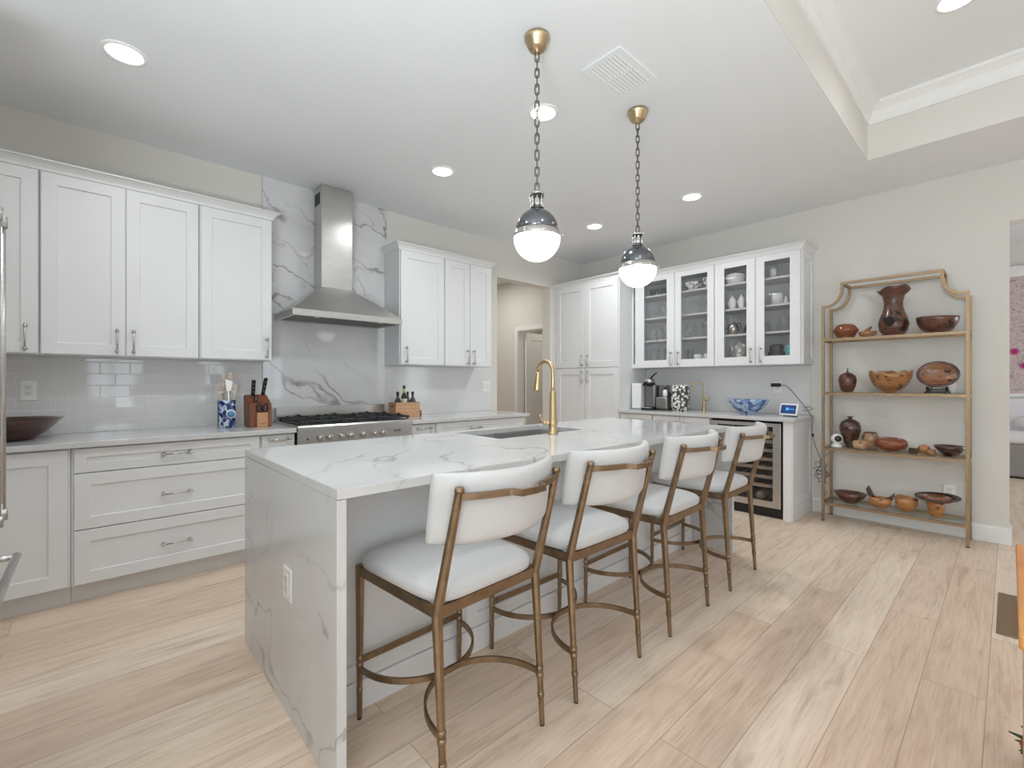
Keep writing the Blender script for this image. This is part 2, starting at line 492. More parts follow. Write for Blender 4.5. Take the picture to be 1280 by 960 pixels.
    def build(self, name, mats, parent=None, loc=None, smooth_angle=None):
        bm = self.bm
        bmesh.ops.recalc_face_normals(bm, faces=bm.faces)
        base = parent_world(parent) if parent is not None else V(0, 0, 0)
        o_loc = V(*loc) if loc is not None else (V(0, 0, 0))
        if parent is None:
            for v in bm.verts: v.co -= o_loc
        else:
            for v in bm.verts: v.co -= base
        me = bpy.data.meshes.new(name)
        bm.to_mesh(me); bm.free()
        if not isinstance(mats, (list, tuple)): mats = [mats]
        for m in mats: me.materials.append(M[m] if isinstance(m, str) else m)
        o = bpy.data.objects.new(name, me)
        COL.objects.link(o)
        if parent is not None: o.parent = parent
        else: o.location = o_loc
        return o

def parent_world(o):
    p = V(0, 0, 0)
    while o is not None:
        p = p + o.location; o = o.parent
    return p

def tag(o, label, cat, group=None, kind=None):
    o['label'] = label; o['category'] = cat
    if group: o['group'] = group
    if kind: o['kind'] = kind
    return o

def thing(name, label, cat, loc=(0, 0, 0), group=None):
    o = bpy.data.objects.new(name, None)
    o.empty_display_size = 0.05
    COL.objects.link(o); o.location = loc
    return tag(o, label, cat, group)

def struct(mb, name, mats, label=None, cat=None):
    o = mb.build(name, mats)
    o['kind'] = 'structure'
    if label: o['label'] = label
    if cat: o['category'] = cat
    return o

def children(o):
    return [c for c in bpy.data.objects if c.parent == o]

def copy_tree(o, loc=None, label=None, rotz=None, parent=None):
    c = o.copy(); COL.objects.link(c)
    if parent is not None: c.parent = parent
    for ch in children(o): copy_tree(ch, parent=c)
    if loc is not None: c.location = loc
    if rotz is not None: c.rotation_euler = (0, 0, rotz)
    if label: c['label'] = label
    return c

# planes on which doors and drawers sit: (u, d, z) with d measured into the cabinet
def frA(front):     # the range wall: u is X, the front looks towards -Y
    return lambda u, d, z: V(u, front + d, z)
def frB(front):     # the shelving wall: u is Y, the front looks towards -X
    return lambda u, d, z: V(front + d, u, z)
def frI(front):     # cupboards of the island facing the range: u is X, front looks +Y
    return lambda u, d, z: V(u, front - d, z)
def frF(front):     # the refrigerator: u is Y, the front looks towards +X
    return lambda u, d, z: V(front - d, u, z)

def shaker(mb, fr, u0, u1, z0, z1, rail=0.065, thick=0.02, rec=0.009, opening=False):
    """recessed-panel door or drawer front; opening=True leaves a hole for a pane"""
    e = 0.002
    def ring(ins, d):
        return [mb.bm.verts.new(fr(u, d, z)) for u, z in ((u0 + ins, z0 + ins), (u1 - ins, z0 + ins), (u1 - ins, z1 - ins), (u0 + ins, z1 - ins))]
    rr = rail if not isinstance(rail, tuple) else None
    def ring2(x, d):
        l, r, b, t = rail if isinstance(rail, tuple) else (rail,) * 4
        return [mb.bm.verts.new(fr(u, d, z)) for u, z in ((u0 + l + x, z0 + b + x), (u1 - r - x, z0 + b + x), (u1 - r - x, z1 - t - x), (u0 + l + x, z1 - t - x))]
    def join(A, B):
        for i in range(4):
            mb.face([A[i], A[(i + 1) % 4], B[(i + 1) % 4], B[i]], False)
    back, side, frnt = ring(0, thick), ring(0, e), ring(e, 0)
    join(back, side); join(side, frnt)
    inn = ring2(0, 0); join(frnt, inn)
    if opening:
        inb = ring2(0, thick); join(inn, inb); join(inb, back)
    else:
        deep = ring2(0.003, rec); join(inn, deep)
        mb.face(deep, False); mb.face(back[::-1], False)
    return mb

def pull(mb, fr, u, z, length, vertical=True, off=0.03, r=0.0055):
    """bar pull on two flared posts with ball ends"""
    h = length / 2
    ends = [(u, z - h), (u, z + h)] if vertical else [(u - h, z), (u + h, z)]
    mid = [fr(a, -off, b) for a, b in ends]
    mb.rod(mid[0], mid[1], r * 0.85, seg=10)
    for (a, b), m in zip(ends, mid):
        mb.rod(fr(a, 0.0, b), fr(a, -0.006, b), r * 1.9, r * 1.3)
        mb.rod(fr(a, -0.004, b), m, r * 1.0)
        mb.ball(m, r * 1.55, 10)
        s = 1 if (b > z or a > u) else -1
        mb.rod(m, fr(a + (0 if vertical else s * 0.014), -off, b + (s * 0.014 if vertical else 0)), r * 1.25, r * 0.9)
    return mb

def crown_profile(mb, path, z0, h, proj):
    """small stepped moulding following a plan path (list of x, y, and outward normal at each point)"""
    prof = [(0.0, 0.0), (0.008, 0.0), (0.012, 0.3 * h), (0.45 * proj, 0.55 * h), (0.75 * proj, 0.82 * h), (proj, 0.86 * h), (proj, h), (0.0, h)]
    rings = []
    for x, y, nx, ny in path:
        rings.append([mb.bm.verts.new(V(x + nx * p, y + ny * p, z0 + q)) for p, q in prof])
    n = len(prof)
    for A, B in zip(rings, rings[1:]):
        for i in range(n):
            mb.face([A[i], A[(i + 1) % n], B[(i + 1) % n], B[i]], False)
    mb.face(rings[0], False); mb.face(rings[-1][::-1], False)
    return mb

# ------------------------------------------------------------------ the room
WA, WB, CH = 4.10, 5.12, 2.90
XL, YR = -1.00, -6.0
m = MB(); m.box(XL - 0.2, 10.0, YR - 0.2, 7.2, -0.12, 0.0)
struct(m, 'floor', 'floor')

# ceiling with the raised tray over the living end
m = MB()
TX0, TX1, TY0, TY1, TZ = 0.10, 4.30, -5.2, 0.727, 3.29
m.box(XL - 0.2, WB + 0.16, TY1, WA + 0.14, CH, TZ + 0.1)
m.box(XL - 0.2, TX0, YR - 0.2, TY1, CH, TZ + 0.1)
m.box(TX1, WB + 0.16, YR - 0.2, TY1, CH, TZ + 0.1)
m.box(TX0, TX1, YR - 0.2, TY0, CH, TZ + 0.1)
m.box(TX0, TX1, TY0, TY1, TZ, TZ + 0.1)
struct(m, 'ceiling', 'ceiling')
# painted band on the upright faces of the tray
m = MB()
e = 0.004
m.box(TX0, TX1, TY1 - e, TY1, CH + 0.001, TZ); m.box(TX1 - e, TX1, TY0, TY1 - e, CH + 0.001, TZ)
m.box(TX0, TX0 + e, TY0, TY1 - e, CH + 0.001, TZ); m.box(TX0, TX1, TY0, TY0 + e, CH + 0.001, TZ)
struct(m, 'trim_1', 'wall', 'warm white upright faces of the raised ceiling tray', 'ceiling trim')
m = MB()
z0, hh, pj = 3.155, TZ - 3.155, 0.085
pr = [(0.0, 0.0), (0.012, 0.0), (0.016, 0.22 * hh), (0.30 * pj, 0.34 * hh), (0.42 * pj, 0.60 * hh), (0.80 * pj, 0.80 * hh), (0.95 * pj, 0.84 * hh), (pj, hh), (0, hh)]
rings = []
for x, y, sx, sy in ((TX0, TY1, 1, -1), (TX1, TY1, -1, -1), (TX1, TY0, -1, 1), (TX0, TY0, 1, 1)):
    rings.append([m.bm.verts.new(V(x + sx * (p + e), y + sy * (p + e), z0 + q)) for p, q in pr])
for i in range(4):
    A, B = rings[i], rings[(i + 1) % 4]
    for k in range(len(pr) - 1):
        m.face([A[k], A[k + 1], B[k + 1], B[k]], False)
struct(m, 'trim_2', 'trim', 'white crown moulding inside the raised ceiling tray', 'ceiling trim')

# range wall (with the passage opening), shelving wall (with the bedroom opening), fridge wall, window wall
OPX0, OPX1, OPZ = 3.53, 4.455, 2.48
m = MB()
m.box(XL - 0.14, OPX0, WA, WA + 0.14, 0, TZ); m.box(OPX1, WB + 0.14, WA, WA + 0.14, 0, TZ); m.box(OPX0, OPX1, WA, WA + 0.14, OPZ, TZ)
struct(m, 'wall_back', 'wall')
DY0, DY1, DZ = -1.10, 0.0, 2.453
m = MB()
m.box(WB, WB + 0.14, DY1, WA, 0, TZ); m.box(WB, WB + 0.14, YR, DY0, 0, TZ); m.box(WB, WB + 0.14, DY0, DY1, DZ, TZ)
struct(m, 'wall_right', 'wall')
m = MB()
m.box(XL - 0.14, XL, YR - 0.14, SIDE[0], 0, TZ); m.box(XL - 0.14, XL, SIDE[1], WA, 0, TZ); m.box(XL - 0.14, XL, SIDE[0], SIDE[1], 0, 0.25); m.box(XL - 0.14, XL, SIDE[0], SIDE[1], 2.45, TZ)
struct(m, 'wall_left', 'wall')
m = MB()
xs = [XL] + [v for ab in WIN for v in ab] + [WB + 0.14]
for a, b in zip(xs[0::2], xs[1::2]): m.box(a, b, YR - 0.14, YR, 0, TZ)
for a, b in WIN:
    m.box(a, b, YR - 0.14, YR, 0, 0.70); m.box(a, b, YR - 0.14, YR, 2.00, TZ)
struct(m, 'wall_front', 'wall')
for i, (a, b) in enumerate(WIN):
    m = MB()
    for x in (a + 0.03, (a + b) / 2, b - 0.03): m.box(x - 0.025, x + 0.025, YR - 0.09, YR - 0.04, 0.70, 2.00)
    for z in (0.73, 1.97): m.box(a, b, YR - 0.09, YR - 0.04, z - 0.03, z + 0.03)
    struct(m, 'window_%d' % (i + 1), 'trim')

m = MB()  # frame of the unseen side window, added along with its light
for q in range(5):
    y = SIDE[0] + 0.03 + q * (SIDE[1] - SIDE[0] - 0.06) / 4; m.box(XL - 0.09, XL - 0.04, y - 0.03, y + 0.03, 0.25, 2.45)
for z in (0.28, 1.2, 2.42): m.box(XL - 0.09, XL - 0.04, SIDE[0], SIDE[1], z - 0.03, z + 0.03)
struct(m, 'window_4', 'trim')

# baseboards
def baseboard(name, x0, x1, y0, y1, horiz_x):
    m = MB()
    if horiz_x == 'x-': m.prism([(x1, 0), (x0, 0), (x0, 0.105), (x0 + 0.004, 0.118), (x1 - 0.003, 0.125), (x1, 0.125)], y0, y1, 'y')
    else: m.box(x0, x1, y0, y1, 0, 0.125)
    return struct(m, name, 'trim')
baseboard('baseboard_right', WB - 0.016, WB, DY1 - 0.0, 1.285, 'x-')
baseboard('baseboard_front', WB - 0.016, WB, YR, DY0, 'x-')
m = MB(); m.box(WB - 0.016, WB + 0.14, DY1 - 0.012, DY1 + 0.0, 0, 0.125)
struct(m, 'trim_3', 'trim', 'white baseboard return at the bedroom opening', 'baseboard')

# passage beyond the range wall
m = MB()
HB = 7.0
m.box(WB, WB + 0.12, WA + 0.14, 4.85, 0, TZ); m.box(WB, WB + 0.12, 5.42, HB, 0, TZ); m.box(WB, WB + 0.12, 4.85, 5.42, 2.06, TZ)
m.box(2.9, 3.0, WA + 0.14, HB, 0, TZ); m.box(2.9, WB + 0.12, HB, HB + 0.1, 0, TZ)
m.box(WB + 1.3, WB + 1.4, 4.2, 6.4, 0, TZ); m.box(WB + 0.12, WB + 1.4, 6.3, 6.4, 0, TZ); m.box(WB + 0.12, WB + 1.4, 4.24, 4.34, 0, TZ)
struct(m, 'wall_passage', 'wall')
m = MB(); m.box(2.9, WB + 1.5, WA + 0.14, HB + 0.1, CH, CH + 0.1)
struct(m, 'ceiling_passage', 'ceiling')
m = MB()
m.box(WB - 0.018, WB, 4.78, 4.85, 0, 2.13, 0.003); m.box(WB - 0.018, WB, 5.42, 5.49, 0, 2.13, 0.003); m.box(WB - 0.018, WB, 4.85, 5.42, 2.06, 2.13, 0.003)
m.box(WB, WB + 0.12, 4.85, 4.862, 0, 2.06); m.box(WB, WB + 0.12, 5.408, 5.42, 0, 2.06); m.box(WB, WB + 0.12, 4.862, 5.408, 2.048, 2.06)
struct(m, 'trim_4', 'trim', 'white casing around the passage door opening', 'door casing')
m = MB(); m.mat(0)
shaker(m, lambda u, d, z: V(u, 5.36 + d, z), WB + 0.13, WB + 0.66, 0.012, 2.04, rail=0.11, thick=0.035)
struct(m, 'door_1', 'trim', 'white panel door standing open in the passage', 'door')
area_light('passage_fill', (4.2, 5.5, 2.86), (0, 0, 0), 0.5, 0.5, 12.0, (1.0, 0.98, 0.94))  # unseen light added to brighten the passage
area_light('closet_fill', (WB + 0.7, 4.9, 2.86), (0, 0, 0), 0.3, 0.3, 5.0, (1.0, 0.93, 0.85))  # unseen light added to brighten the room behind the passage door
baseboard('baseboard_passage', WB - 0.016, WB, 5.49, HB, 'x-')

# bedroom beyond the opening in the shelving wall
k = NT('floral_wallpaper')
v = k.coords()
nz = k.n('ShaderNodeTexNoise', Scale=9.0, Detail=4.0, Distortion=2.2); k.l(v, nz.inputs['Vector'])
s1 = k.n('ShaderNodeMath', operation='SUBTRACT'); s1.inputs[1].default_value = 0.5; k.l(nz.outputs['Fac'], s1.inputs[0])
s2 = k.n('ShaderNodeMath', operation='ABSOLUTE'); k.l(s1.outputs[0], s2.inputs[0])
c = k.mixc(k.ramp(s2.outputs[0], [(0.0, (1, 1, 1, 1)), (0.035, (0, 0, 0, 1))]), srgb(206, 188, 186), srgb(132, 120, 122))
vo = k.n('ShaderNodeTexVoronoi', Scale=3.1); k.l(v, vo.inputs['Vector'])
c = k.mixc(k.ramp(vo.outputs['Distance'], [(0.10, (1, 1, 1, 1)), (0.2, (0, 0, 0, 1))]), c, srgb(176, 40, 118))
k.l(c, k.b.inputs['Base Color']); k.set(Roughness=0.8)
M['wallpaper'] = k.m
m = MB(); m.mat(0)
m.box(9.3, 9.42, -4.0, 1.6, 1.05, 2.66)
m.mat(1); m.box(9.3, 9.42, -4.0, 1.6, 0, 1.05); m.box(9.3, 9.42, -4.0, 1.6, 2.66, 3.3)
m.box(WB + 0.14, 9.42, 1.5, 1.6, 0, 3.3); m.box(WB + 0.14, 9.42, -4.1, -4.0, 0, 3.3)
struct(m, 'wall_bedroom', ['wallpaper', 'wall'])
m = MB(); m.box(WB + 0.14, 9.42, -4.1, 1.6, 3.12, 3.2)
struct(m, 'ceiling_bedroom', 'ceiling')
m = MB(); m.box(9.2, 9.3, -4.0, 1.5, 2.66, 2.80); m.box(9.26, 9.3, -4.0, 1.5, 1.03, 1.08)
struct(m, 'trim_5', 'trim', 'white mouldings above and below the floral bedroom wallpaper', 'wall trim')
# furniture and panels stop a millimetre short of the plaster
WA -= 0.001; WB -= 0.001

# ------------------------------------------------------------------ wall cabinets on the range wall
UF, UB, UT = 3.78, 1.395, 2.475         # front plane, underside, top of the boxes
def wall_cabinet(label, x0, x1, doors, handles, fr_front=UF):
    r = thing('wall_cabinet', label, 'cabinet', ((x0 + x1) / 2, WA, UB), 'white wall cabinets beside the range hood')
    m = MB(); m.box(x0 + 0.001, x1 - 0.001, UF + 0.021, WA, UB, UT)
    m.build('carcass', 'cab', r)
    fr = frA(UF)
    for (a, b), h in zip(doors, handles):
        m = MB(); shaker(m, fr, a, b, UB + 0.005, 2.455, 0.066)
        d = m.build('door', 'cab', r)
        m = MB(); pull(m, fr, h, 1.49, 0.128)
        m.build('handle', 'nickel', d)
    return r
wall_cabinet('single door white wall cabinet at the frame edge above the dark wooden bowl', -0.62, -0.222, [(-0.60, -0.227)], [-0.275])
wall_cabinet('widest white wall cabinet with two doors over the tile backsplash', -0.221, 0.550, [(-0.214, 0.158), (0.164, 0.543)], [0.119, 0.199])
wall_cabinet('one door white wall cabinet touching the marble above the knife block', 0.551, 1.013, [(0.559, 1.005)], [0.970])
wall_cabinet('one door white wall cabinet just past the range hood above the bottle crate', 2.085, 2.572, [(2.093, 2.566)], [2.146])
wall_cabinet('two door white wall cabinet beside the passage opening', 2.573, 3.185, [(2.580, 2.884), (2.890, 3.176)], [2.850, 2.929])
def crown_run(name, label, x0, x1, left_return, right_return):
    m = MB()
    p = []
    if left_return: p += [(x0, WA, -1, 0), (x0, UF + 0.02, -1, -1)]
    else: p += [(x0, UF + 0.02, 0, -1)]
    if right_return: p += [(x1, UF + 0.02, 1, -1), (x1, WA, 1, 0)]
    else: p += [(x1, UF + 0.02, 0, -1)]
    crown_profile(m, p, 2.462, 0.056, 0.05)
    o = struct(m, name, 'cab', label, 'crown moulding')
crown_run('trim_6', 'white crown moulding along the long run of wall cabinets', -0.62, 1.013, False, True)
crown_run('trim_7', 'white crown moulding along the wall cabinets beside the passage', 2.085, 3.185, True, True)

# ------------------------------------------------------------------ base cabinets on the range wall
BF = 3.485
def base_root(label, x0, x1):
    r = thing('base_cabinet', label, 'cabinet', ((x0 + x1) / 2, BF + 0.08, 0), 'white base cabinets along the range wall')
    m = MB(); m.box(x0 + 0.0005, x1 - 0.0005, BF + 0.021, WA, 0.105, 0.871)
    m.build('carcass', 'cab', r)
    m = MB(); m.box(x0 + 0.0005, x1 - 0.0005, BF + 0.065, BF + 0.08, 0, 0.104)
    m.build('toe_kick', 'toe', r)
    return r
def front(r, fr, kind, u0, u1, z0, z1, hu=None, hz=None, hl=0.132, vert=False, rail=0.06):
    m = MB(); shaker(m, fr, u0, u1, z0, z1, rail)
    d = m.build(kind, 'cab', r)
    if hu is not None:
        m = MB(); pull(m, fr, hu, hz, hl, vert)
        m.build('handle', 'nickel', d)
    return d
fr = frA(BF)
r = base_root('white base cabinet with one tall door under the dark wooden bowl', -0.62, -0.083)
front(r, fr, 'door', -0.60, -0.094, 0.112, 0.862, rail=0.075)
r = base_root('white base cabinet with three wide drawers under the patterned crock', -0.082, 0.858)
front(r, fr, 'drawer', -0.070, 0.850, 0.730, 0.864, 0.39, 0.797, rail=0.05)
front(r, fr, 'drawer', -0.070, 0.850, 0.415, 0.724, 0.39, 0.555, rail=0.065)
front(r, fr, 'drawer', -0.070, 0.850, 0.110, 0.409, 0.39, 0.252, rail=0.065)
r = base_root('narrow white base cabinet beside the range below the knife block', 0.859, 1.083)
front(r, fr, 'drawer', 0.866, 1.078, 0.730, 0.864, 0.975, 0.832, 0.128, rail=0.042)
front(r, fr, 'door', 0.866, 1.078, 0.110, 0.724, 1.04, 0.64, 0.128, True, rail=0.05)
r = base_root('narrow white base cabinet beside the range below the bottle crate', 2.025, 2.274)
front(r, fr, 'drawer', 2.034, 2.268, 0.730, 0.864, 2.155, 0.829, 0.13, rail=0.042)
front(r, fr, 'door', 2.034, 2.268, 0.110, 0.724, 2.07, 0.64, 0.128, True, rail=0.05)
r = base_root('wide white base cabinet of drawers next to the passage opening', 2.275, 3.40)
front(r, fr, 'drawer', 2.284, 3.39, 0.730, 0.864, 2.73, 0.797, 0.11, rail=0.045)
front(r, fr, 'drawer', 2.284, 3.39, 0.415, 0.724, 2.73, 0.555, 0.11)
front(r, fr, 'drawer', 2.284, 3.39, 0.110, 0.409, 2.73, 0.252, 0.11)

def counter(label, x0, x1, y0, y1, z0, z1, mat='quartz_grey'):
    m = MB(); m.box(x0, x1, y0, y1, z0, z1, 0.003)
    return tag(m.build('countertop', mat, loc=((x0 + x1) / 2, (y0 + y1) / 2, z0)), label, 'countertop')
counter('pale quartz countertop under the wooden bowl, crock and knife block', -0.64, 1.084, 3.455, WA, 0.8725, 0.905)
counter('pale quartz countertop under the bottle crate beside the range', 2.024, 3.43, 3.455, WA, 0.8725, 0.905)

# ------------------------------------------------------------------ backsplashes
def tiles(x0, x1, z0, z1, tw=0.152, th=0.0765, g=0.0018):
    m = MB(); m.mat(1); m.box(x0, x1, WA - 0.0112, WA, z0, z1)
    m.mat(0)
    rnd = random.Random(3)
    row = 0; z = z0 + 0.001
    while z < z1 - 0.004:
        x = x0 - (tw / 2 if row % 2 else 0.0)
        zt = min(z + th, z1)
        while x < x1 - 0.004:
            a, b = max(x, x0) + g, min(x + tw, x1) - g
            if b - a > 0.01:
                tx, tz = rnd.uniform(-1, 1) * 0.0008, rnd.uniform(-1, 1) * 0.0005
                yb, yf = WA - 0.006, WA - 0.0125
                bv = 0.0016
                def q(xx, zz, ins):
                    s = (1 if xx == b else -1); w = (1 if zz == zt - g else -1)
                    return m.bm.verts.new(V(xx - s * ins, (yf + s * tx * 0.5 + w * tz * 0.5) if ins else yb - 0.004, zz - w * ins))
                za, zb = z + g, zt - g
                if zb > za + 0.006:
                    o = [q(a, za, 0), q(b, za, 0), q(b, zb, 0), q(a, zb, 0)]
                    i = [q(a, za, bv), q(b, za, bv), q(b, zb, bv), q(a, zb, bv)]
                    for kk in range(4): m.face([o[kk], o[(kk + 1) % 4], i[(kk + 1) % 4], i[kk]], False)
                    m.face(i, False)
            x += tw
        z += th; row += 1
    return m
m = tiles(-0.64, 1.016, 0.9055, 1.394)
tag(m.build('tile_backsplash', ['tile', 'grout'], loc=(0.2, WA, 0.905)), 'glossy subway tile backsplash behind the crock and wooden bowl', 'backsplash')
m = MB(); m.box(1.018, 2.083, WA - 0.02, WA, 0.9055, CH - 0.001, 0.0015); m.box(2.083, 2.105, WA - 0.02, WA, 2.525, CH - 0.001)
m.box(2.083, 2.105, WA - 0.02, WA, 0.9055, 1.393)
tag(m.build('marble_backsplash', 'marble', loc=(1.56, WA, 0.905)), 'tall grey veined marble slab behind the range hood up to the ceiling', 'backsplash')
m = MB(); m.box(2.1055, 3.43, WA - 0.012, WA, 0.9055, 1.394, 0.001)
tag(m.build('backsplash_panel', 'panel', loc=(2.8, WA, 0.905)), 'plain pale backsplash behind the bottle crate', 'backsplash')
m = MB(); m.box(WB - 0.012, WB, 1.30, 3.074, 0.9155, 1.397, 0.001)
tag(m.build('backsplash_panel', 'panel', loc=(WB, 2.2, 0.915)), 'plain pale backsplash behind the coffee machine and small faucet', 'backsplash')

# ------------------------------------------------------------------ range
RX0, RX1, RF = 1.088, 2.021, 3.452
r = thing('kitchen_range', 'wide stainless gas range with black grates under the hood', 'range', ((RX0 + RX1) / 2, RF + 0.3, 0))
m = MB()
m.box(RX0 + 0.012, RX1 - 0.012, RF + 0.03, WA - 0.022, 0.10, 0.895)
m.box(RX0 + 0.012, RX1 - 0.012, RF + 0.06, RF + 0.08, 0.0, 0.10)
m.build('body', 'steel', r)
for a in (RX0 + 0.001, RX1 - 0.011):
    m = MB(); m.box(a, a + 0.010, RF + 0.012, RF + 0.3, 0.02, 0.87)
    m.build('side_gap', 'dark_gap', r)
m = MB()
m.prism([(RF - 0.004, 0.877), (RF - 0.004, 0.905), (RF + 0.008, 0.917), (RF + 0.6, 0.917), (RF + 0.6, 0.895), (RF + 0.05, 0.895), (RF + 0.05, 0.877)], RX0 + 0.002, RX1 - 0.002, 'x')
m.build('cooktop', 'steel', r)
m = MB(); m.box(RX0 + 0.002, RX1 - 0.002, RF + 0.004, RF + 0.03, 0.755, 0.8765, 0.002)
cp = m.build('control_panel', 'steel', r)
for x, big in ((1.247, 1), (1.317, 0), (1.408, 0), (1.477, 1), (1.581, 1), (1.678, 0), (1.747, 1)):
    m = MB()
    rr = 0.024 if big else 0.021
    m.lathe([(rr * 1.15, 0.0), (rr * 1.15, 0.005), (rr, 0.008), (rr * 0.92, 0.03), (rr * 0.7, 0.036), (0, 0.036)], (x, RF + 0.004, 0.823), 18, (0, -1, 0))
    m.box(x - 0.003, x + 0.003, RF - 0.041, RF - 0.03, 0.805, 0.842, 0.001)
    m.build('knob', 'nickel', cp)
m = MB(); m.rod((1.158, RF + 0.004, 0.818), (1.158, RF - 0.002, 0.818), 0.007)
m.build('indicator', 'black', cp)
fd = bpy.data.curves.new('range_lettering', 'FONT'); fd.body = 'ZLINE'; fd.size = 0.026; fd.extrude = 0.0006; fd.align_x = 'CENTER'; fd.align_y = 'CENTER'
fo = bpy.data.objects.new('tmp_lettering', fd); COL.objects.link(fo)
dg = bpy.context.evaluated_depsgraph_get()
me = bpy.data.meshes.new_from_object(fo.evaluated_get(dg)); bpy.data.objects.remove(fo)
me.transform(Matrix.Rotation(PI / 2, 4, 'X')); me.materials.clear(); me.materials.append(M['black'])
lo = bpy.data.objects.new('lettering', me); COL.objects.link(lo); lo.parent = cp
lo.location = V(1.877, RF + 0.003, 0.833) - parent_world(cp)
m = MB(); shaker(m, frA(RF + 0.005), RX0 + 0.012, RX1 - 0.012, 0.12, 0.745, 0.1, 0.025)
od = m.build('oven_door', 'steel', r)
m = MB(); pull(m, frA(RF + 0.005), (RX0 + RX1) / 2, 0.70, 0.8, False, 0.05, 0.011)
m.build('handle', 'nickel', od)
m = MB(); m.box(RX0 + 0.02, 2.061, WA - 0.062, WA - 0.022, 0.917, 1.027, 0.003)
m.build('backguard', 'steel', r)
m = MB(); m.box(RX0 + 0.03, RX1 - 0.04, RF + 0.035, RF + 0.56, 0.917, 0.922)
m.build('burner_tray', 'black_iron', r)
bx = [RX0 + 0.03 + 0.149 * (i + 0.5) * 2 for i in range(3)]
for x in bx:
    for y in (RF + 0.17, RF + 0.43):
        m = MB(); m.lathe([(0.052, 0.0), (0.052, 0.008), (0.03, 0.011), (0.036, 0.014), (0.036, 0.021), (0.03, 0.024), (0, 0.024)], (x, y, 0.922), 20)
        m.build('burner', 'black_iron', r)
for i, x in enumerate(bx):
    m = MB()
    a, b, y0, y1 = x - 0.146, x + 0.146, RF + 0.04, RF + 0.555
    for yy in (y0, (y0 + y1) / 2, y1): m.box(a, b, yy - 0.007, yy + 0.007, 0.935, 0.951, 0.002)
    for xx in (a + 0.007, b - 0.007): m.box(xx - 0.007, xx + 0.007, y0, y1, 0.935, 0.951, 0.002)
    for yc in (RF + 0.17, RF + 0.43):
        for ang in (0, 1, 2, 3):
            ca, sa = math.cos(ang * PI / 2), math.sin(ang * PI / 2)
            m.bar([(x + ca * 0.03, yc + sa * 0.03, 0.953), (x + ca * 0.14, yc + sa * 0.13, 0.949)], 0.011, 0.016)
            m.box(x + ca * 0.118 - 0.011, x + ca * 0.118 + 0.011, yc + sa * 0.112 - 0.011, yc + sa * 0.112 + 0.011, 0.945, 0.966, 0.003)
    for xx in (a + 0.01, b - 0.01):
        for yy in (y0 + 0.01, y1 - 0.01): m.box(xx - 0.008, xx + 0.008, yy - 0.008, yy + 0.008, 0.922, 0.94)
    m.build('grate', 'black_iron', r)

# ------------------------------------------------------------------ hood
HX0, HX1, HF, HZ = 1.108, 2.020, 3.625, 1.742
CX0, CX1, CF = 1.420, 1.686, 3.90
HB_ = WA - 0.021
r = thing('range_hood', 'stainless pyramid range hood with square chimney to the ceiling', 'range hood', (1.56, WA, HZ))
m = MB()
lo_ = [(HX0, HF), (HX1, HF), (HX1, HB_), (HX0, HB_)]; hi_ = [(CX0, CF), (CX1, CF), (CX1, HB_), (CX0, HB_)]
A = [m.bm.verts.new(V(x, y, HZ)) for x, y in lo_]; B = [m.bm.verts.new(V(x, y, HZ + 0.048)) for x, y in lo_]
C_ = [m.bm.verts.new(V(x, y, 2.035)) for x, y in hi_]
for P0, P1 in ((A, B), (B, C_)):
    for i in range(4): m.face([P0[i], P0[(i + 1) % 4], P1[(i + 1) % 4], P1[i]], False)
A2 = [m.bm.verts.new(V(x, y, HZ)) for x, y in ((HX0 + 0.03, HF + 0.03), (HX1 - 0.03, HF + 0.03), (HX1 - 0.03, HB_ - 0.03), (HX0 + 0.03, HB_ - 0.03))]
A3 = [m.bm.verts.new(V(v.co.x, v.co.y, HZ + 0.015)) for v in A2]
for P0, P1 in ((A, A2), (A2, A3)):
    for i in range(4): m.face([P0[i], P0[(i + 1) % 4], P1[(i + 1) % 4], P1[i]], False)
m.face(A3, False); m.face(C_, False)
m.build('canopy', 'steel', r)
m = MB(); m.box(CX0, CX1, CF, HB_, 2.03, CH - 0.001, 0.002)
ch = m.build('chimney', 'steel', r)
m = MB()
for i in range(5): m.box(CX0 - 0.0015, CX0 + 0.003, CF + 0.04 + i * 0.024, CF + 0.054 + i * 0.024, 2.74, 2.84)
m.build('vent_slots', 'dark_gap', ch)
for i in range(3):
    a = HX0 + 0.05 + i * 0.275
    m = MB(); m.box(a, a + 0.265, HF + 0.06, HB_ - 0.05, HZ + 0.003, HZ + 0.013)
    for j in range(12): m.box(a + 0.012 + j * 0.0205, a + 0.02 + j * 0.0205, HF + 0.075, HB_ - 0.065, HZ + 0.0, HZ + 0.004)
    m.build('grease_filter', 'steel_dark', r)
for x in (1.30, 1.83):
    m = MB(); m.lathe([(0.022, 0), (0.022, 0.008), (0, 0.008)], (x, HF + 0.042, HZ - 0.002), 16)
    m.build('hood_lamp', 'white_plastic', r)
for i in range(4):
    m = MB(); m.rod((1.52 + i * 0.03, HF, HZ + 0.024), (1.52 + i * 0.03, HF - 0.004, HZ + 0.024), 0.006)
    m.build('button', 'nickel', r)

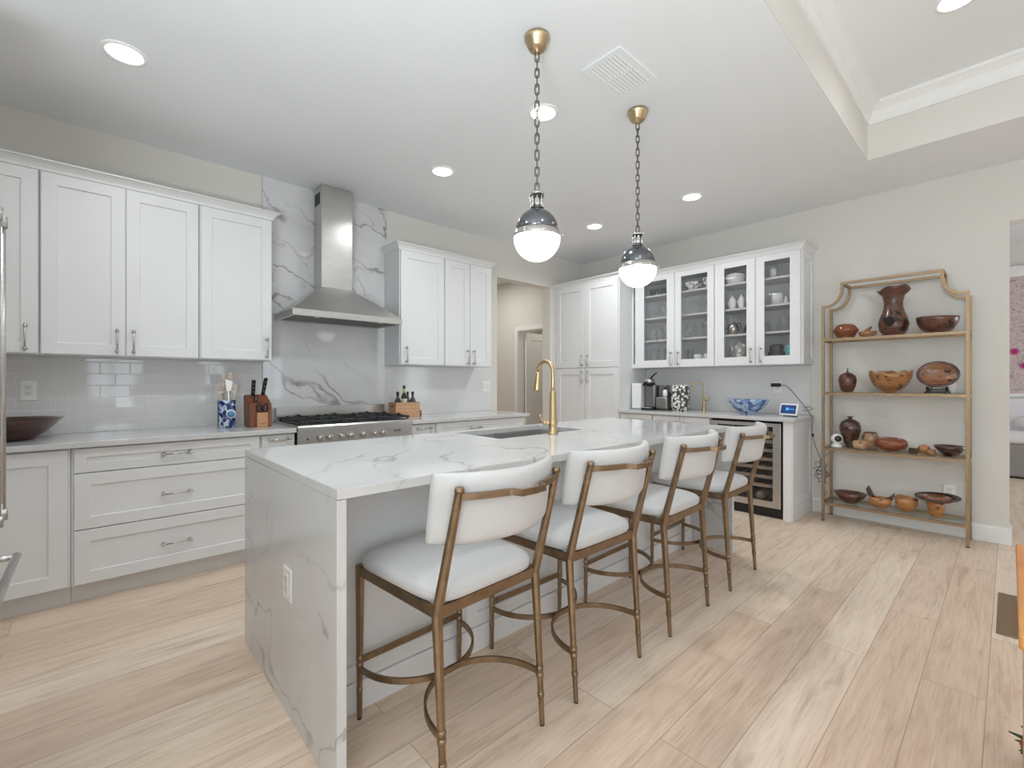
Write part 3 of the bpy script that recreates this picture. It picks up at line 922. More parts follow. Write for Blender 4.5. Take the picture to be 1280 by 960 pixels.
# ------------------------------------------------------------------ island
IX0, IX1, IY0, IY1, IZ = 0.537, 3.430, 1.351, 2.458, 0.914
SX0, SX1, SY0, SY1 = 1.70, 2.46, 1.95, 2.375        # sink cut-out
r = thing('kitchen_island', 'long white island clad in grey veined stone with waterfall ends', 'island', ((IX0 + IX1) / 2, (IY0 + IY1) / 2, 0))
m = MB()
def top_ring(z):
    o = [m.bm.verts.new(V(x, y, z)) for x, y in ((IX0, IY0), (IX1, IY0), (IX1, IY1), (IX0, IY1))]
    h = [m.bm.verts.new(V(x, y, z)) for x, y in ((SX0, SY0), (SX1, SY0), (SX1, SY1), (SX0, SY1))]
    for i in range(4): m.face([o[i], o[(i + 1) % 4], h[(i + 1) % 4], h[i]], False)
    return o, h
o1, h1 = top_ring(IZ); o0, h0 = top_ring(IZ - 0.03)
for i in range(4):
    m.face([o0[i], o0[(i + 1) % 4], o1[(i + 1) % 4], o1[i]], False)
    m.face([h0[i], h0[(i + 1) % 4], h1[(i + 1) % 4], h1[i]], False)
bmesh.ops.bevel(m.bm, geom=[e for e in m.bm.edges if e.calc_length() > 0.2 and abs(e.verts[0].co.z - IZ) < 1e-5 and abs(e.verts[1].co.z - IZ) < 1e-5 and len(e.link_faces) == 2 and not (e.link_faces[0].normal.z > 0.5 and e.link_faces[1].normal.z > 0.5)], offset=0.002, segments=2, affect='EDGES')
m.build('worktop', 'quartz', r)
for x0, x1 in ((IX0, IX0 + 0.03), (IX1 - 0.03, IX1)):
    m = MB(); m.box(x0, x1, IY0 + 0.001, IY1 - 0.001, 0.0, IZ - 0.0325, 0.0015)
    m.build('waterfall_panel', 'quartz', r)
m = MB()
for a, b, c, d, z in ((IX0 + 0.031, SX0 - 0.03, 1.682, IY1 - 0.05, IZ - 0.032), (SX1 + 0.03, IX1 - 0.031, 1.682, IY1 - 0.05, IZ - 0.032), (SX0 - 0.03, SX1 + 0.03, 1.682, SY0 - 0.03, IZ - 0.032), (SX0 - 0.03, SX1 + 0.03, SY1 + 0.018, IY1 - 0.05, IZ - 0.032), (SX0 - 0.03, SX1 + 0.03, SY0 - 0.03, SY1 + 0.018, 0.66)):
    m.box(a, b, c, d, 0.0, z)
m.build('carcass', 'cab', r)
PX = [IX0 + 0.031, 1.245, 1.985, 2.70, IX1 - 0.031]
for a, b in zip(PX, PX[1:]):
    m = MB(); shaker(m, frA(1.662), a + 0.001, b - 0.001, 0.11, IZ - 0.034, (0.07, 0.07, 0.06, 0.08), 0.02, 0.012)
    m.build('seating_side_panel', 'cab', r)
m = MB(); m.box(IX0 + 0.031, IX1 - 0.031, 1.652, 1.670, 0.0, 0.108, 0.003)
m.build('base_board', 'cab', r)
for i in range(5):
    a = IX0 + 0.04 + i * 0.5625; b = a + 0.556
    front(r, frI(IY1 - 0.028), 'door', a, b, 0.11, 0.86, b - 0.05, 0.75, 0.128, True)

# sink set under the worktop
s = thing('kitchen_sink', 'double bowl stainless sink set in the island worktop', 'sink', ((SX0 + SX1) / 2, (SY0 + SY1) / 2, 0.70))
def basin(x0, x1):
    m = MB(); t = 0.003; zt, zb = IZ - 0.031, 0.69
    a = [(x0, SY0 - 0.005), (x1, SY0 - 0.005), (x1, SY1 + 0.005), (x0, SY1 + 0.005)]
    b = [(x0 + 0.012, SY0 + 0.007), (x1 - 0.012, SY0 + 0.007), (x1 - 0.012, SY1 - 0.007), (x0 + 0.012, SY1 - 0.007)]
    A = [m.bm.verts.new(V(x, y, zt)) for x, y in a]; B = [m.bm.verts.new(V(x, y, zb + 0.02)) for x, y in b]
    C2 = [m.bm.verts.new(V(x + (0.02 if i in (0, 3) else -0.02), y + (0.02 if i < 2 else -0.02), zb)) for i, (x, y) in enumerate(b)]
    for P0, P1 in ((A, B), (B, C2)):
        for i in range(4): m.face([P0[i], P0[(i + 1) % 4], P1[(i + 1) % 4], P1[i]], False)
    m.face(C2, False)
    cx = (x0 + x1) / 2
    o = m.build('basin', 'steel_sink', s)
    m = MB(); m.lathe([(0.045, 0.0), (0.045, 0.004), (0.032, 0.003), (0, 0.001)], (cx, (SY0 + SY1) / 2, zb), 18)
    m.build('drain', 'nickel', o)
basin(SX0 - 0.005, 2.02); basin(2.04, SX1 + 0.005)
m = MB(); m.box(2.02, 2.04, SY0 - 0.004, SY1 + 0.004, 0.72, IZ - 0.036, 0.003)
m.build('divider', 'nickel', s)

# ------------------------------------------------------------------ gold faucets
def faucet(name, label, base, toward, H, R, body_r, pipe_r, drop):
    """toward: unit vector (x, y) along which the spout arches over"""
    bx_, by_, bz_ = base; tx, ty = toward
    f = thing(name, label, 'faucet', base)
    m = MB()
    m.lathe([(body_r * 1.55, 0), (body_r * 1.55, 0.008), (body_r * 1.3, 0.014), (body_r * 1.2, 0.05), (body_r * 1.35, 0.06), (body_r * 1.35, 0.075), (body_r * 1.1, 0.085), (body_r * 0.95, H * 0.55), (pipe_r * 1.35, H * 0.57), (pipe_r * 1.35, H * 0.585), (pipe_r, H * 0.59)], base, 20)
    m.build('body', 'brass', f)
    m = MB(); pts = []
    for z in (H * 0.55, H * 0.65, H - R): pts.append((bx_, by_, bz_ + z))
    for i in range(1, 13):
        a = PI * i / 12 * 0.97
        pts.append((bx_ + tx * R * (1 - math.cos(a)), by_ + ty * R * (1 - math.cos(a)), bz_ + H - R + R * math.sin(a)))
    e0 = V(*pts[-1]); 
    m.tube(pts, pipe_r, 12)
    m.build('spout', 'brass', f)
    m = MB()
    tip = e0 + V(tx * 0.012, ty * 0.012, -drop)
    m.lathe([(pipe_r * 1.05, 0.0), (pipe_r * 1.25, drop * 0.1), (pipe_r * 1.25, drop * 0.5), (pipe_r * 2.05, drop * 0.96), (pipe_r * 2.05, drop), (0, drop)], tuple(e0), 18, tuple(tip - e0))
    m.build('spray_head', 'brass', f)
    return f
f = faucet('kitchen_faucet', 'tall brushed gold pull-down faucet beside the island sink', (2.09, 1.902, IZ), (0.1, 0.995), 0.452, 0.07, 0.021, 0.0125, 0.12)
def lever(f, base, d, zc, body_r, rise, reach):
    m = MB()
    b = V(*base) + V(0, 0, zc)
    d = V(d[0], d[1], 0)
    m.rod(b, b + d * (body_r + 0.028), 0.015, 0.013, 14)
    m.ball(b + d * (body_r + 0.028), 0.015, 12)
    p0 = b + d * (body_r + 0.026)
    m.tube([p0, p0 + d * (reach * 0.6) + V(0, 0, rise * 0.25), p0 + d * reach + V(0, 0, rise * 0.6), p0 + d * reach * 1.05 + V(0, 0, rise)], [0.008, 0.006, 0.006, 0.007], 10)
    m.build('lever', 'brass', f)
lever(f, (2.09, 1.902, IZ), (-0.80, 0.60), 0.068, 0.021, 0.058, 0.03)
f = faucet('bar_faucet', 'small gold bar faucet on the counter beside the blue bowl', (4.97, 2.28, 0.914), (-0.55, 0.83), 0.32, 0.06, 0.015, 0.009, 0.03)
lever(f, (4.97, 2.28, 0.914), (-0.2, -0.98), 0.125, 0.015, 0.05, 0.03)
# ------------------------------------------------------------------ tall pantry on the shelving wall
PF = 4.51
r = thing('pantry_cabinet', 'tall white pantry cabinet with four doors in the corner', 'cabinet', (WB, 3.58, 0))
m = MB(); m.box(PF + 0.021, WB, 3.076, WA - 0.001, 0.105, 2.475); m.box(PF + 0.002, PF + 0.021, 4.056, WA - 0.001, 0.105, 2.475)
m.build('carcass', 'cab', r)
m = MB(); m.box(PF + 0.08, PF + 0.095, 3.08, WA - 0.001, 0, 0.105); m.build('toe_kick', 'toe', r)
fr = frB(PF)
for (a, b), h in (((3.575, 4.050), 3.613), ((3.086, 3.568), 3.526)):
    front(r, fr, 'door', a, b, 1.414, 2.452, h, 1.503, 0.11, True, 0.075)
    front(r, fr, 'door', a, b, 0.112, 1.405, h, 1.300, 0.115, True, 0.075)
m = MB()
GF = 4.77
crown_profile(m, [(PF + 0.02, WA - 0.001, -1, 0), (PF + 0.02, 3.076, -1, -1), (GF + 0.02, 3.076, -1, -1), (GF + 0.02, 1.287, -1, -1), (WB, 1.287, 0, -1)], 2.458, 0.056, 0.045)
struct(m, 'trim_8', 'cab', 'white crown moulding over the pantry and the glass door cabinets', 'crown moulding')

# ------------------------------------------------------------------ glass door cabinets
GZ0, GZ1 = 1.398, 2.475
SH = [1.722, 1.982, 2.243]
def glass_cabinet(label, y0, y1, doors):
    r = thing('glass_door_cabinet', label, 'cabinet', (WB, (y0 + y1) / 2, GZ0), 'glass door cabinets over the bar counter')
    t = 0.018; xf = GF + 0.021
    m = MB()
    m.box(xf, WB - 0.001, y0, y0 + t, GZ0, GZ1); m.box(xf, WB - 0.001, y1 - t, y1, GZ0, GZ1)
    m.box(xf, WB - 0.001, y0 + t, y1 - t, GZ0, GZ0 + 0.05); m.box(xf, WB - 0.001, y0 + t, y1 - t, GZ1 - 0.05, GZ1)
    m.box(WB - 0.013, WB - 0.001, y0 + t, y1 - t, GZ0 + 0.05, GZ1 - 0.05)
    ym = (doors[0][0] + doors[1][1]) / 2
    m.box(xf, xf + 0.02, ym - 0.02, ym + 0.02, GZ0 + 0.05, GZ1 - 0.05)
    m.build('carcass', 'cab', r)
    for z in SH:
        m = MB(); m.box(xf + 0.022, WB - 0.014, y0 + t + 0.001, y1 - t - 0.001, z - 0.02, z, 0.001)
        m.build('shelf', 'cab_in', r)
    fr = frB(GF)
    for (a, b, pa, pb, h) in doors:
        m = MB(); shaker(m, fr, a, b, GZ0 + 0.004, 2.452, (pa - a, b - pb, 1.485 - GZ0 - 0.004, 2.452 - 2.394), 0.02, opening=True)
        d = m.build('door', 'cab', r)
        m = MB(); m.box(GF + 0.009, GF + 0.013, pa - 0.004, pb + 0.004, 1.481, 2.398)
        m.build('pane', 'glass', d)
        m = MB(); pull(m, fr, h, 1.497, 0.125); m.build('handle', 'nickel', d)
    return r
# (lower Y edge, upper Y edge, pane edges, handle)
glass_cabinet('glass door cabinet next to the pantry, holding clear glasses and patterned bowls', 2.080, 3.075,
              [(2.524, 3.020, 2.614, 2.902, 2.562), (2.084, 2.518, 2.153, 2.446, 2.477)][::-1])
glass_cabinet('glass door cabinet at the free end, holding teapots and silver', 1.287, 2.079,
              [(1.684, 2.075, 1.762, 1.980, 1.720), (1.296, 1.678, 1.380, 1.600, 1.632)][::-1])
for y in (1.287,):
    m = MB()
    shaker(m, lambda u, d, z: V(u, y - 0.012 + d, z), GF + 0.03, WB - 0.002, GZ0 + 0.004, 2.452, 0.06, 0.0118)
    tag(m.build('cabinet_end_panel', 'cab', loc=(WB, y, GZ0)), 'white end panel on the free side of the glass door cabinets', 'panel')

# ---- dishes behind the panes
def lath(name, prof, loc, mats, label, cat, group=None, seg=20, extra=None, squash=(1, 1)):
    m = MB(); m.lathe(prof, loc, seg, squash=squash)
    if extra: extra(m)
    return tag(m.build(name, mats, loc=loc), label, cat, group)
M['dish_blue'] = patterned('patterned_china', srgb(232, 230, 226), srgb(110, 112, 116), 30, 1.08)
M['teapot_mat'] = patterned('grey_figured_china', srgb(228, 226, 222), srgb(150, 146, 140), 18, 0.98)
M['silver'] = metal('tarnished_silver', (0.45, 0.41, 0.37), 0.2, amount=0.2)
M['teal'] = plain('teal_glaze', srgb(92, 178, 178), 0.25)
M['dark_ware'] = plain('dark_grey_ware', srgb(62, 62, 66), 0.35, noise=0.2)
M['smoke_glass'] = clear_glass('smoked_glassware', (0.82, 0.83, 0.84, 1), 0.05, 0.05, 0.06)
GX = 4.93
BOWL = lambda r, h: [(r * 0.45, 0), (r * 0.5, 0.006), (r * 0.85, h * 0.5), (r, h), (r * 0.94, h), (r * 0.78, h * 0.5), (r * 0.4, 0.012), (0, 0.010)]
TUMB = lambda r, h: [(r * 0.8, 0), (r, h), (r * 0.94, h), (r * 0.75, 0.01), (0, 0.01)]
GOB = lambda r, h: [(r * 0.8, 0), (r * 0.75, 0.004), (0.005, 0.01), (0.005, h * 0.45), (r * 0.8, h * 0.58), (r, h * 0.75), (r * 0.85, h), (r * 0.8, h), (r * 0.93, h * 0.75), (r * 0.7, h * 0.6), (0, h * 0.52)]
b1, s1_, s2_, s3_ = GZ0 + 0.0505, SH[0] + 0.0005, SH[1] + 0.0005, SH[2] + 0.0005
for y, rr in ((2.88, 0.044), (2.785, 0.044)):
    lath('glass_bowl', BOWL(rr, 0.09), (GX, y, s3_), 'smoke_glass', 'grey glass bowl on the top shelf behind the pane next to the pantry', 'bowl', 'grey glass bowls on the top shelf')
lath('serving_dish', BOWL(0.068, 0.08), (GX - 0.02, 2.66, s3_), 'smoke_glass', 'wide smoked dish on the top shelf next to the pantry', 'dish')
lath('wine_glass', GOB(0.035, 0.13), (GX, 2.83, s2_), 'glassware', 'stemmed glass on the second shelf down, nearer the pantry', 'glass')
lath('wine_glass', GOB(0.035, 0.13), (GX, 2.73, s2_), 'glassware', 'stemmed glass on the second shelf down, farther from the pantry', 'glass')
for y, h in ((2.86, 0.11), (2.78, 0.13), (2.69, 0.14)):
    lath('tumbler', TUMB(0.035, h), (GX - 0.02, y, s1_), 'glassware', 'clear drinking glass on the third shelf next to the pantry', 'glass', 'clear glasses on the third shelf')
for y, h in ((2.84, 0.15), (2.74, 0.18), (2.65, 0.16)):
    lath('glass_pitcher', TUMB(0.042, h), (GX - 0.02, y, b1), 'glassware', 'clear tall glass on the cabinet floor next to the pantry', 'glass', 'tall glasses on the cabinet floor')
lath('china_bowl', BOWL(0.10, 0.085), (GX - 0.03, 2.365, s3_), 'dish_blue', 'wide patterned china bowl on the top shelf', 'bowl')
lath('china_bowl', BOWL(0.075, 0.11), (GX - 0.03, 2.19, s3_), 'dish_blue', 'deeper patterned china bowl on the top shelf, away from the pantry', 'bowl')
lath('cake_stand', [(0.05, 0), (0.045, 0.006), (0.012, 0.02), (0.012, 0.10), (0.09, 0.115), (0.095, 0.125), (0, 0.12)], (GX - 0.03, 2.29, s2_), 'glassware', 'clear glass cake stand below the patterned bowls', 'cake stand')
for y in (2.40, 2.30, 2.21):
    lath('goblet', GOB(0.04, 0.16), (GX - 0.03, y, s1_), 'glassware', 'clear goblet on the shelf under the cake stand', 'glass', 'goblets under the cake stand')
def mug_handle(y, z, x):
    return lambda m: m.tube([(x, y - 0.038, z + 0.02), (x, y - 0.06, z + 0.025), (x, y - 0.06, z + 0.06), (x, y - 0.038, z + 0.066)], 0.005, 8)
lath('coffee_mug', TUMB(0.042, 0.088), (GX - 0.05, 2.31, b1), 'porcelain', 'white mug on the cabinet floor, nearer the pantry', 'mug', extra=mug_handle(2.31, b1, GX - 0.05))
lath('coffee_mug', TUMB(0.042, 0.095), (GX - 0.05, 2.195, b1), 'porcelain', 'white mug on the cabinet floor, just under the door handle gap', 'mug', extra=mug_handle(2.195, b1, GX - 0.05))
lath('water_glass', TUMB(0.036, 0.15), (GX, 2.41, b1), 'glassware', 'clear glass beside the two white mugs', 'glass')
lath('casserole', [(0.07, 0), (0.085, 0.01), (0.09, 0.08), (0.096, 0.085), (0.09, 0.095), (0.05, 0.108), (0.016, 0.112), (0.016, 0.125), (0, 0.127)], (GX - 0.03, 1.915, s3_), 'porcelain', 'white lidded casserole on the top shelf over the figurines', 'casserole')
def spout(y, z, x, h, s=1):
    def f(m):
        m.tube([(x, y + s * 0.05, z + h * 0.25), (x, y + s * 0.085, z + h * 0.5), (x, y + s * 0.105, z + h * 0.85)], [0.014, 0.010, 0.007], 8)
        m.tube([(x, y - s * 0.05, z + h * 0.3), (x, y - s * 0.095, z + h * 0.35), (x, y - s * 0.095, z + h * 0.75), (x, y - s * 0.045, z + h * 0.8)], 0.006, 8)
    return f
lath('milk_jug', [(0.04, 0), (0.055, 0.03), (0.05, 0.08), (0.034, 0.11), (0.042, 0.14), (0.036, 0.14), (0.028, 0.11), (0, 0.1)], (GX - 0.03, 1.757, s3_), 'porcelain', 'white jug beside the lidded casserole', 'jug', extra=lambda m: m.tube([(GX - 0.03, 1.715, s3_ + 0.03), (GX - 0.03, 1.682, s3_ + 0.05), (GX - 0.03, 1.682, s3_ + 0.095), (GX - 0.03, 1.724, s3_ + 0.105)], 0.006, 8))
TEAP = lambda r, h: [(r * 0.6, 0), (r * 0.65, 0.006), (r, h * 0.4), (r * 0.75, h * 0.72), (r * 0.45, h * 0.8), (r * 0.42, h * 0.84), (r * 0.15, h * 0.9), (r * 0.2, h * 0.95), (0, h)]
for y, rr, h, w in ((1.945, 0.042, 0.15, 'nearest the pantry'), (1.855, 0.033, 0.15, 'in the middle of the row'), (1.762, 0.04, 0.17, 'nearest the free end')):
    lath('porcelain_teapot', TEAP(rr, h), (GX - 0.04, y, s2_), 'porcelain', 'small white ornament pot on the second shelf, ' + w, 'teapot',
         extra=lambda m, y=y, h=h, rr=rr: m.tube([(GX - 0.04, y + rr * 0.8, s2_ + h * 0.3), (GX - 0.04, y + rr * 1.2, s2_ + h * 0.6)], [0.009, 0.005], 8))
for y, rr, h, w in ((1.925, 0.06, 0.14, 'nearest the pantry'), (1.80, 0.065, 0.15, 'nearest the free end')):
    lath('silver_teapot', TEAP(rr, h), (GX - 0.07 if y > 1.9 else GX + 0.06, y, s1_ + 0.001), 'silver', 'tarnished silver pot on the third shelf, ' + w, 'teapot', extra=spout(y, s1_, GX - 0.07 if y > 1.9 else GX + 0.06, h))
lath('china_teapot', TEAP(0.085, 0.215), (GX - 0.04, 1.855, b1), 'teapot_mat', 'large figured china teapot on the cabinet floor', 'teapot', extra=spout(1.855, b1, GX - 0.04, 0.2))
lath('canister', TUMB(0.038, 0.10), (GX - 0.02, 1.565, s3_), 'porcelain', 'pale canister alone on the top shelf at the free end', 'canister')
lath('canister', [(0.055, 0), (0.056, 0.10), (0.052, 0.112), (0.0, 0.114)], (GX - 0.02, 1.53, s2_), 'porcelain', 'wide pale canister beside the small white shakers', 'canister')
for i, y in enumerate((1.445, 1.395, 1.345)):
    lath('white_shaker', [(0.02, 0), (0.024, 0.02), (0.012, 0.05), (0.015, 0.065), (0, 0.078)], (GX - 0.04, y, s2_), 'porcelain', 'small white shaker in the row of three beside the pale canister', 'shaker', 'white shakers on the second shelf')
for y, h, rr in ((1.555, 0.10, 0.055), (1.445, 0.14, 0.045), (1.36, 0.19, 0.03)):
    lath('glass_vase', TUMB(rr, h), (GX - 0.04, y, s1_), 'glassware', {0.10: 'low wide clear glass bowl over the dark appliance', 0.14: 'middling clear glass over the teal bottle', 0.19: 'tall slim clear vase at the free end'}[h], 'glass')
o = tag(MB().lathe([(0.06, 0), (0.072, 0.02), (0.072, 0.07), (0.054, 0.09), (0.06, 0.10), (0.06, 0.14), (0.05, 0.15), (0, 0.152)], (GX - 0.05, 1.525, b1), 20).build('dark_grinder', 'dark_ware', loc=(GX - 0.05, 1.51, b1)), 'dark rounded kitchen gadget on the cabinet floor beside the teal bottle', 'gadget')
lath('teal_bottle', [(0.036, 0), (0.038, 0.09), (0.03, 0.115), (0.03, 0.14), (0, 0.142)], (GX - 0.08, 1.405, b1), 'teal', 'teal jar on the cabinet floor at the free end', 'jar')
lath('dark_bottle', [(0.03, 0), (0.032, 0.16), (0.014, 0.20), (0.014, 0.25), (0, 0.252)], (GX - 0.02, 1.36, b1), 'dark_ware', 'dark bottle behind the teal jar', 'bottle')

# ------------------------------------------------------------------ base cabinets, cooler and counter of the bar
BB = 4.535
def bar_base(label, y0, y1, doors):
    r = thing('base_cabinet', label, 'cabinet', (BB + 0.1, (y0 + y1) / 2, 0), 'white bar cabinets under the glass doors')
    m = MB(); m.box(BB + 0.021, WB - 0.001, y0 + 0.0005, y1 - 0.0005, 0.105, 0.882); m.build('carcass', 'cab', r)
    m = MB(); m.box(BB + 0.075, BB + 0.09, y0 + 0.0005, y1 - 0.0005, 0, 0.104); m.build('toe_kick', 'toe', r)
    for a, b, kind, z0, z1, h in doors:
        front(r, frB(BB), kind, a, b, z0, z1, h, (z0 + z1) / 2 if kind == 'drawer' else z1 - 0.12, 0.12, kind == 'door', 0.055)
bar_base('white bar base cabinet with drawers beside the pantry', 2.657, 3.075, [(2.664, 3.068, 'drawer', 0.735, 0.874, 2.866), (2.664, 3.068, 'drawer', 0.425, 0.729, 2.866), (2.664, 3.068, 'drawer', 0.112, 0.419, 2.866)])
bar_base('white bar sink base cabinet with two doors beside the wine cooler', 2.018, 2.656, [(2.341, 2.650, 'door', 0.112, 0.874, 2.38), (2.024, 2.335, 'door', 0.112, 0.874, 2.296)])
m = MB()
m.box(BB, WB - 0.001, 1.300, 1.366, 0, 0.882, 0.002)
m.box(BB + 0.005, WB - 0.02, 1.288, 1.300, 0, 0.12, 0.002)
shaker(m, lambda u, d, z: V(u, 1.288 + d, z), BB + 0.005, WB - 0.002, 0.121, 0.880, 0.07, 0.0118, 0.008)
tag(m.build('bar_end_panel', 'cab', loc=(4.8, 1.33, 0)), 'white panelled end of the bar counter beside the gold shelving', 'panel')
counter('pale quartz bar countertop holding the coffee machine and blue bowl', 4.502, WB - 0.001, 1.268, 3.0745, 0.8825, 0.914)

r = thing('wine_cooler', 'stainless framed wine cooler with slatted racks under the bar counter', 'wine cooler', (BB + 0.2, 1.69, 0))
CY0, CY1 = 1.372, 2.012
m = MB()
t = 0.02
m.box(BB + 0.05, WB - 0.03, CY0, CY0 + t, 0.10, 0.865); m.box(BB + 0.05, WB - 0.03, CY1 - t, CY1, 0.10, 0.865)
m.box(BB + 0.05, WB - 0.03, CY0 + t, CY1 - t, 0.10, 0.12); m.box(BB + 0.05, WB - 0.03, CY0 + t, CY1 - t, 0.845, 0.865)
m.box(WB - 0.05, WB - 0.03, CY0 + t, CY1 - t, 0.12, 0.845)
m.build('cabinet_box', 'black', r)
m = MB(); m.box(BB + 0.03, BB + 0.3, CY0 + 0.002, CY1 - 0.002, 0.0, 0.088, 0.002)
for i in range(14): m.box(BB + 0.027, BB + 0.031, CY0 + 0.03 + i * 0.042, CY0 + 0.06 + i * 0.042, 0.03, 0.06)
m.build('plinth_grille', 'black', r)
m = MB()
pa, pb, za, zb = CY0 + 0.078, CY1 - 0.06, 0.15, 0.826
y0, y1, z0, z1 = CY0 + 0.012, CY1 - 0.004, 0.092, 0.858
m.box(BB, BB + 0.045, y0, pa, z0, z1, 0.002); m.box(BB, BB + 0.045, pb, y1, z0, z1, 0.002)
m.box(BB + 0.0005, BB + 0.045, pa, pb, z0, za); m.box(BB + 0.0005, BB + 0.045, pa, pb, zb, z1)
d = m.build('door', 'steel', r)
m = MB(); m.box(BB + 0.012, BB + 0.018, pa, pb, za, zb); m.build('pane', 'fridge_glass', d)
m = MB(); pull(m, frB(BB), y1 - 0.03, 0.49, 0.55, True, 0.04, 0.008); m.build('handle', 'nickel', d)
M['rack_wood'] = plain('rack_front_wood', srgb(222, 210, 198), 0.5, noise=0.1)
zs = [0.765 - i * 0.082 for i in range(8)]
for z in zs[:-1]:
    m = MB(); m.box(BB + 0.06, BB + 0.078, CY0 + 0.024, CY1 - 0.024, z - 0.014, z + 0.016, 0.002)
    for i in range(7): m.rod((BB + 0.078, CY0 + 0.06 + i * 0.085, z), (WB - 0.08, CY0 + 0.06 + i * 0.085, z), 0.003, seg=6)
    m.build('rack', 'rack_wood', r)
m = MB(); m.box(BB + 0.03, WB - 0.04, CY0 + 0.004, CY1 - 0.004, 0.8655, 0.881); m.build('top_gap', 'dark_gap', r)
for i, y in enumerate((1.50, 1.60, 1.72, 1.84)):
    m = MB(); p0 = V(BB + 0.11, y, 0.162)
    m.lathe([(0.0, 0.0), (0.036, 0.004), (0.038, 0.02), (0.038, 0.19), (0.016, 0.24), (0.015, 0.30), (0, 0.30)], tuple(p0), 16, (1, 0, 0))
    tag(m.build('wine_bottle', 'rack_wood' if i % 2 else 'dark_ware', loc=tuple(p0)), 'wine bottle lying on the cooler floor', 'bottle', 'bottles in the wine cooler')

# ------------------------------------------------------------------ refrigerator at the frame edge
r = thing('refrigerator', 'stainless french door refrigerator at the frame edge', 'refrigerator', (-0.62, 1.96, 0))
FX = -0.262
m = MB(); m.box(XL + 0.001, FX - 0.055, 1.505, 2.415, 0.06, 1.80); m.box(XL + 0.05, FX - 0.08, 1.52, 2.40, 0, 0.06); m.build('body', 'steel_dark', r)
for a, b, h in ((1.508, 1.955, 1.905), (1.961, 2.412, 2.000)):
    m = MB(); m.box(FX - 0.05, FX, a, b, 0.70, 1.795, 0.006); d = m.build('door', 'steel', r)
    m = MB(); hx = FX + 0.066
    m.rod((hx, h, 0.838), (hx, h, 1.712), 0.0115, seg=16)
    for z in (0.846, 1.704):
        m.rod((hx, h, z - 0.016), (hx, h, z + 0.016), 0.0155, seg=16); m.rod((FX, h, z), (hx, h, z), 0.010, seg=12)
    m.build('handle', 'steel', d)
m = MB(); m.box(FX - 0.05, FX, 1.508, 2.412, 0.075, 0.69, 0.006); d = m.build('freezer_drawer', 'steel', r)
m = MB(); hx = FX + 0.066
m.rod((hx, 1.53, 0.615), (hx, 2.398, 0.615), 0.0115, seg=16)
for y in (1.545, 2.385):
    m.ball((hx, 2.398 if y > 2 else 1.53, 0.615), 0.0125, 14); m.rod((FX, y, 0.615), (hx, y, 0.615), 0.0105, seg=12)
m.build('handle', 'steel', d)
m = MB(); m.box(XL, FX - 0.02, 2.422, 2.445, 0, 2.475, 0.002)
tag(m.build('refrigerator_end_panel', 'cab', loc=(-0.6, 2.43, 0)), 'white end panel beside the refrigerator', 'panel')
CAN_W = 5.2
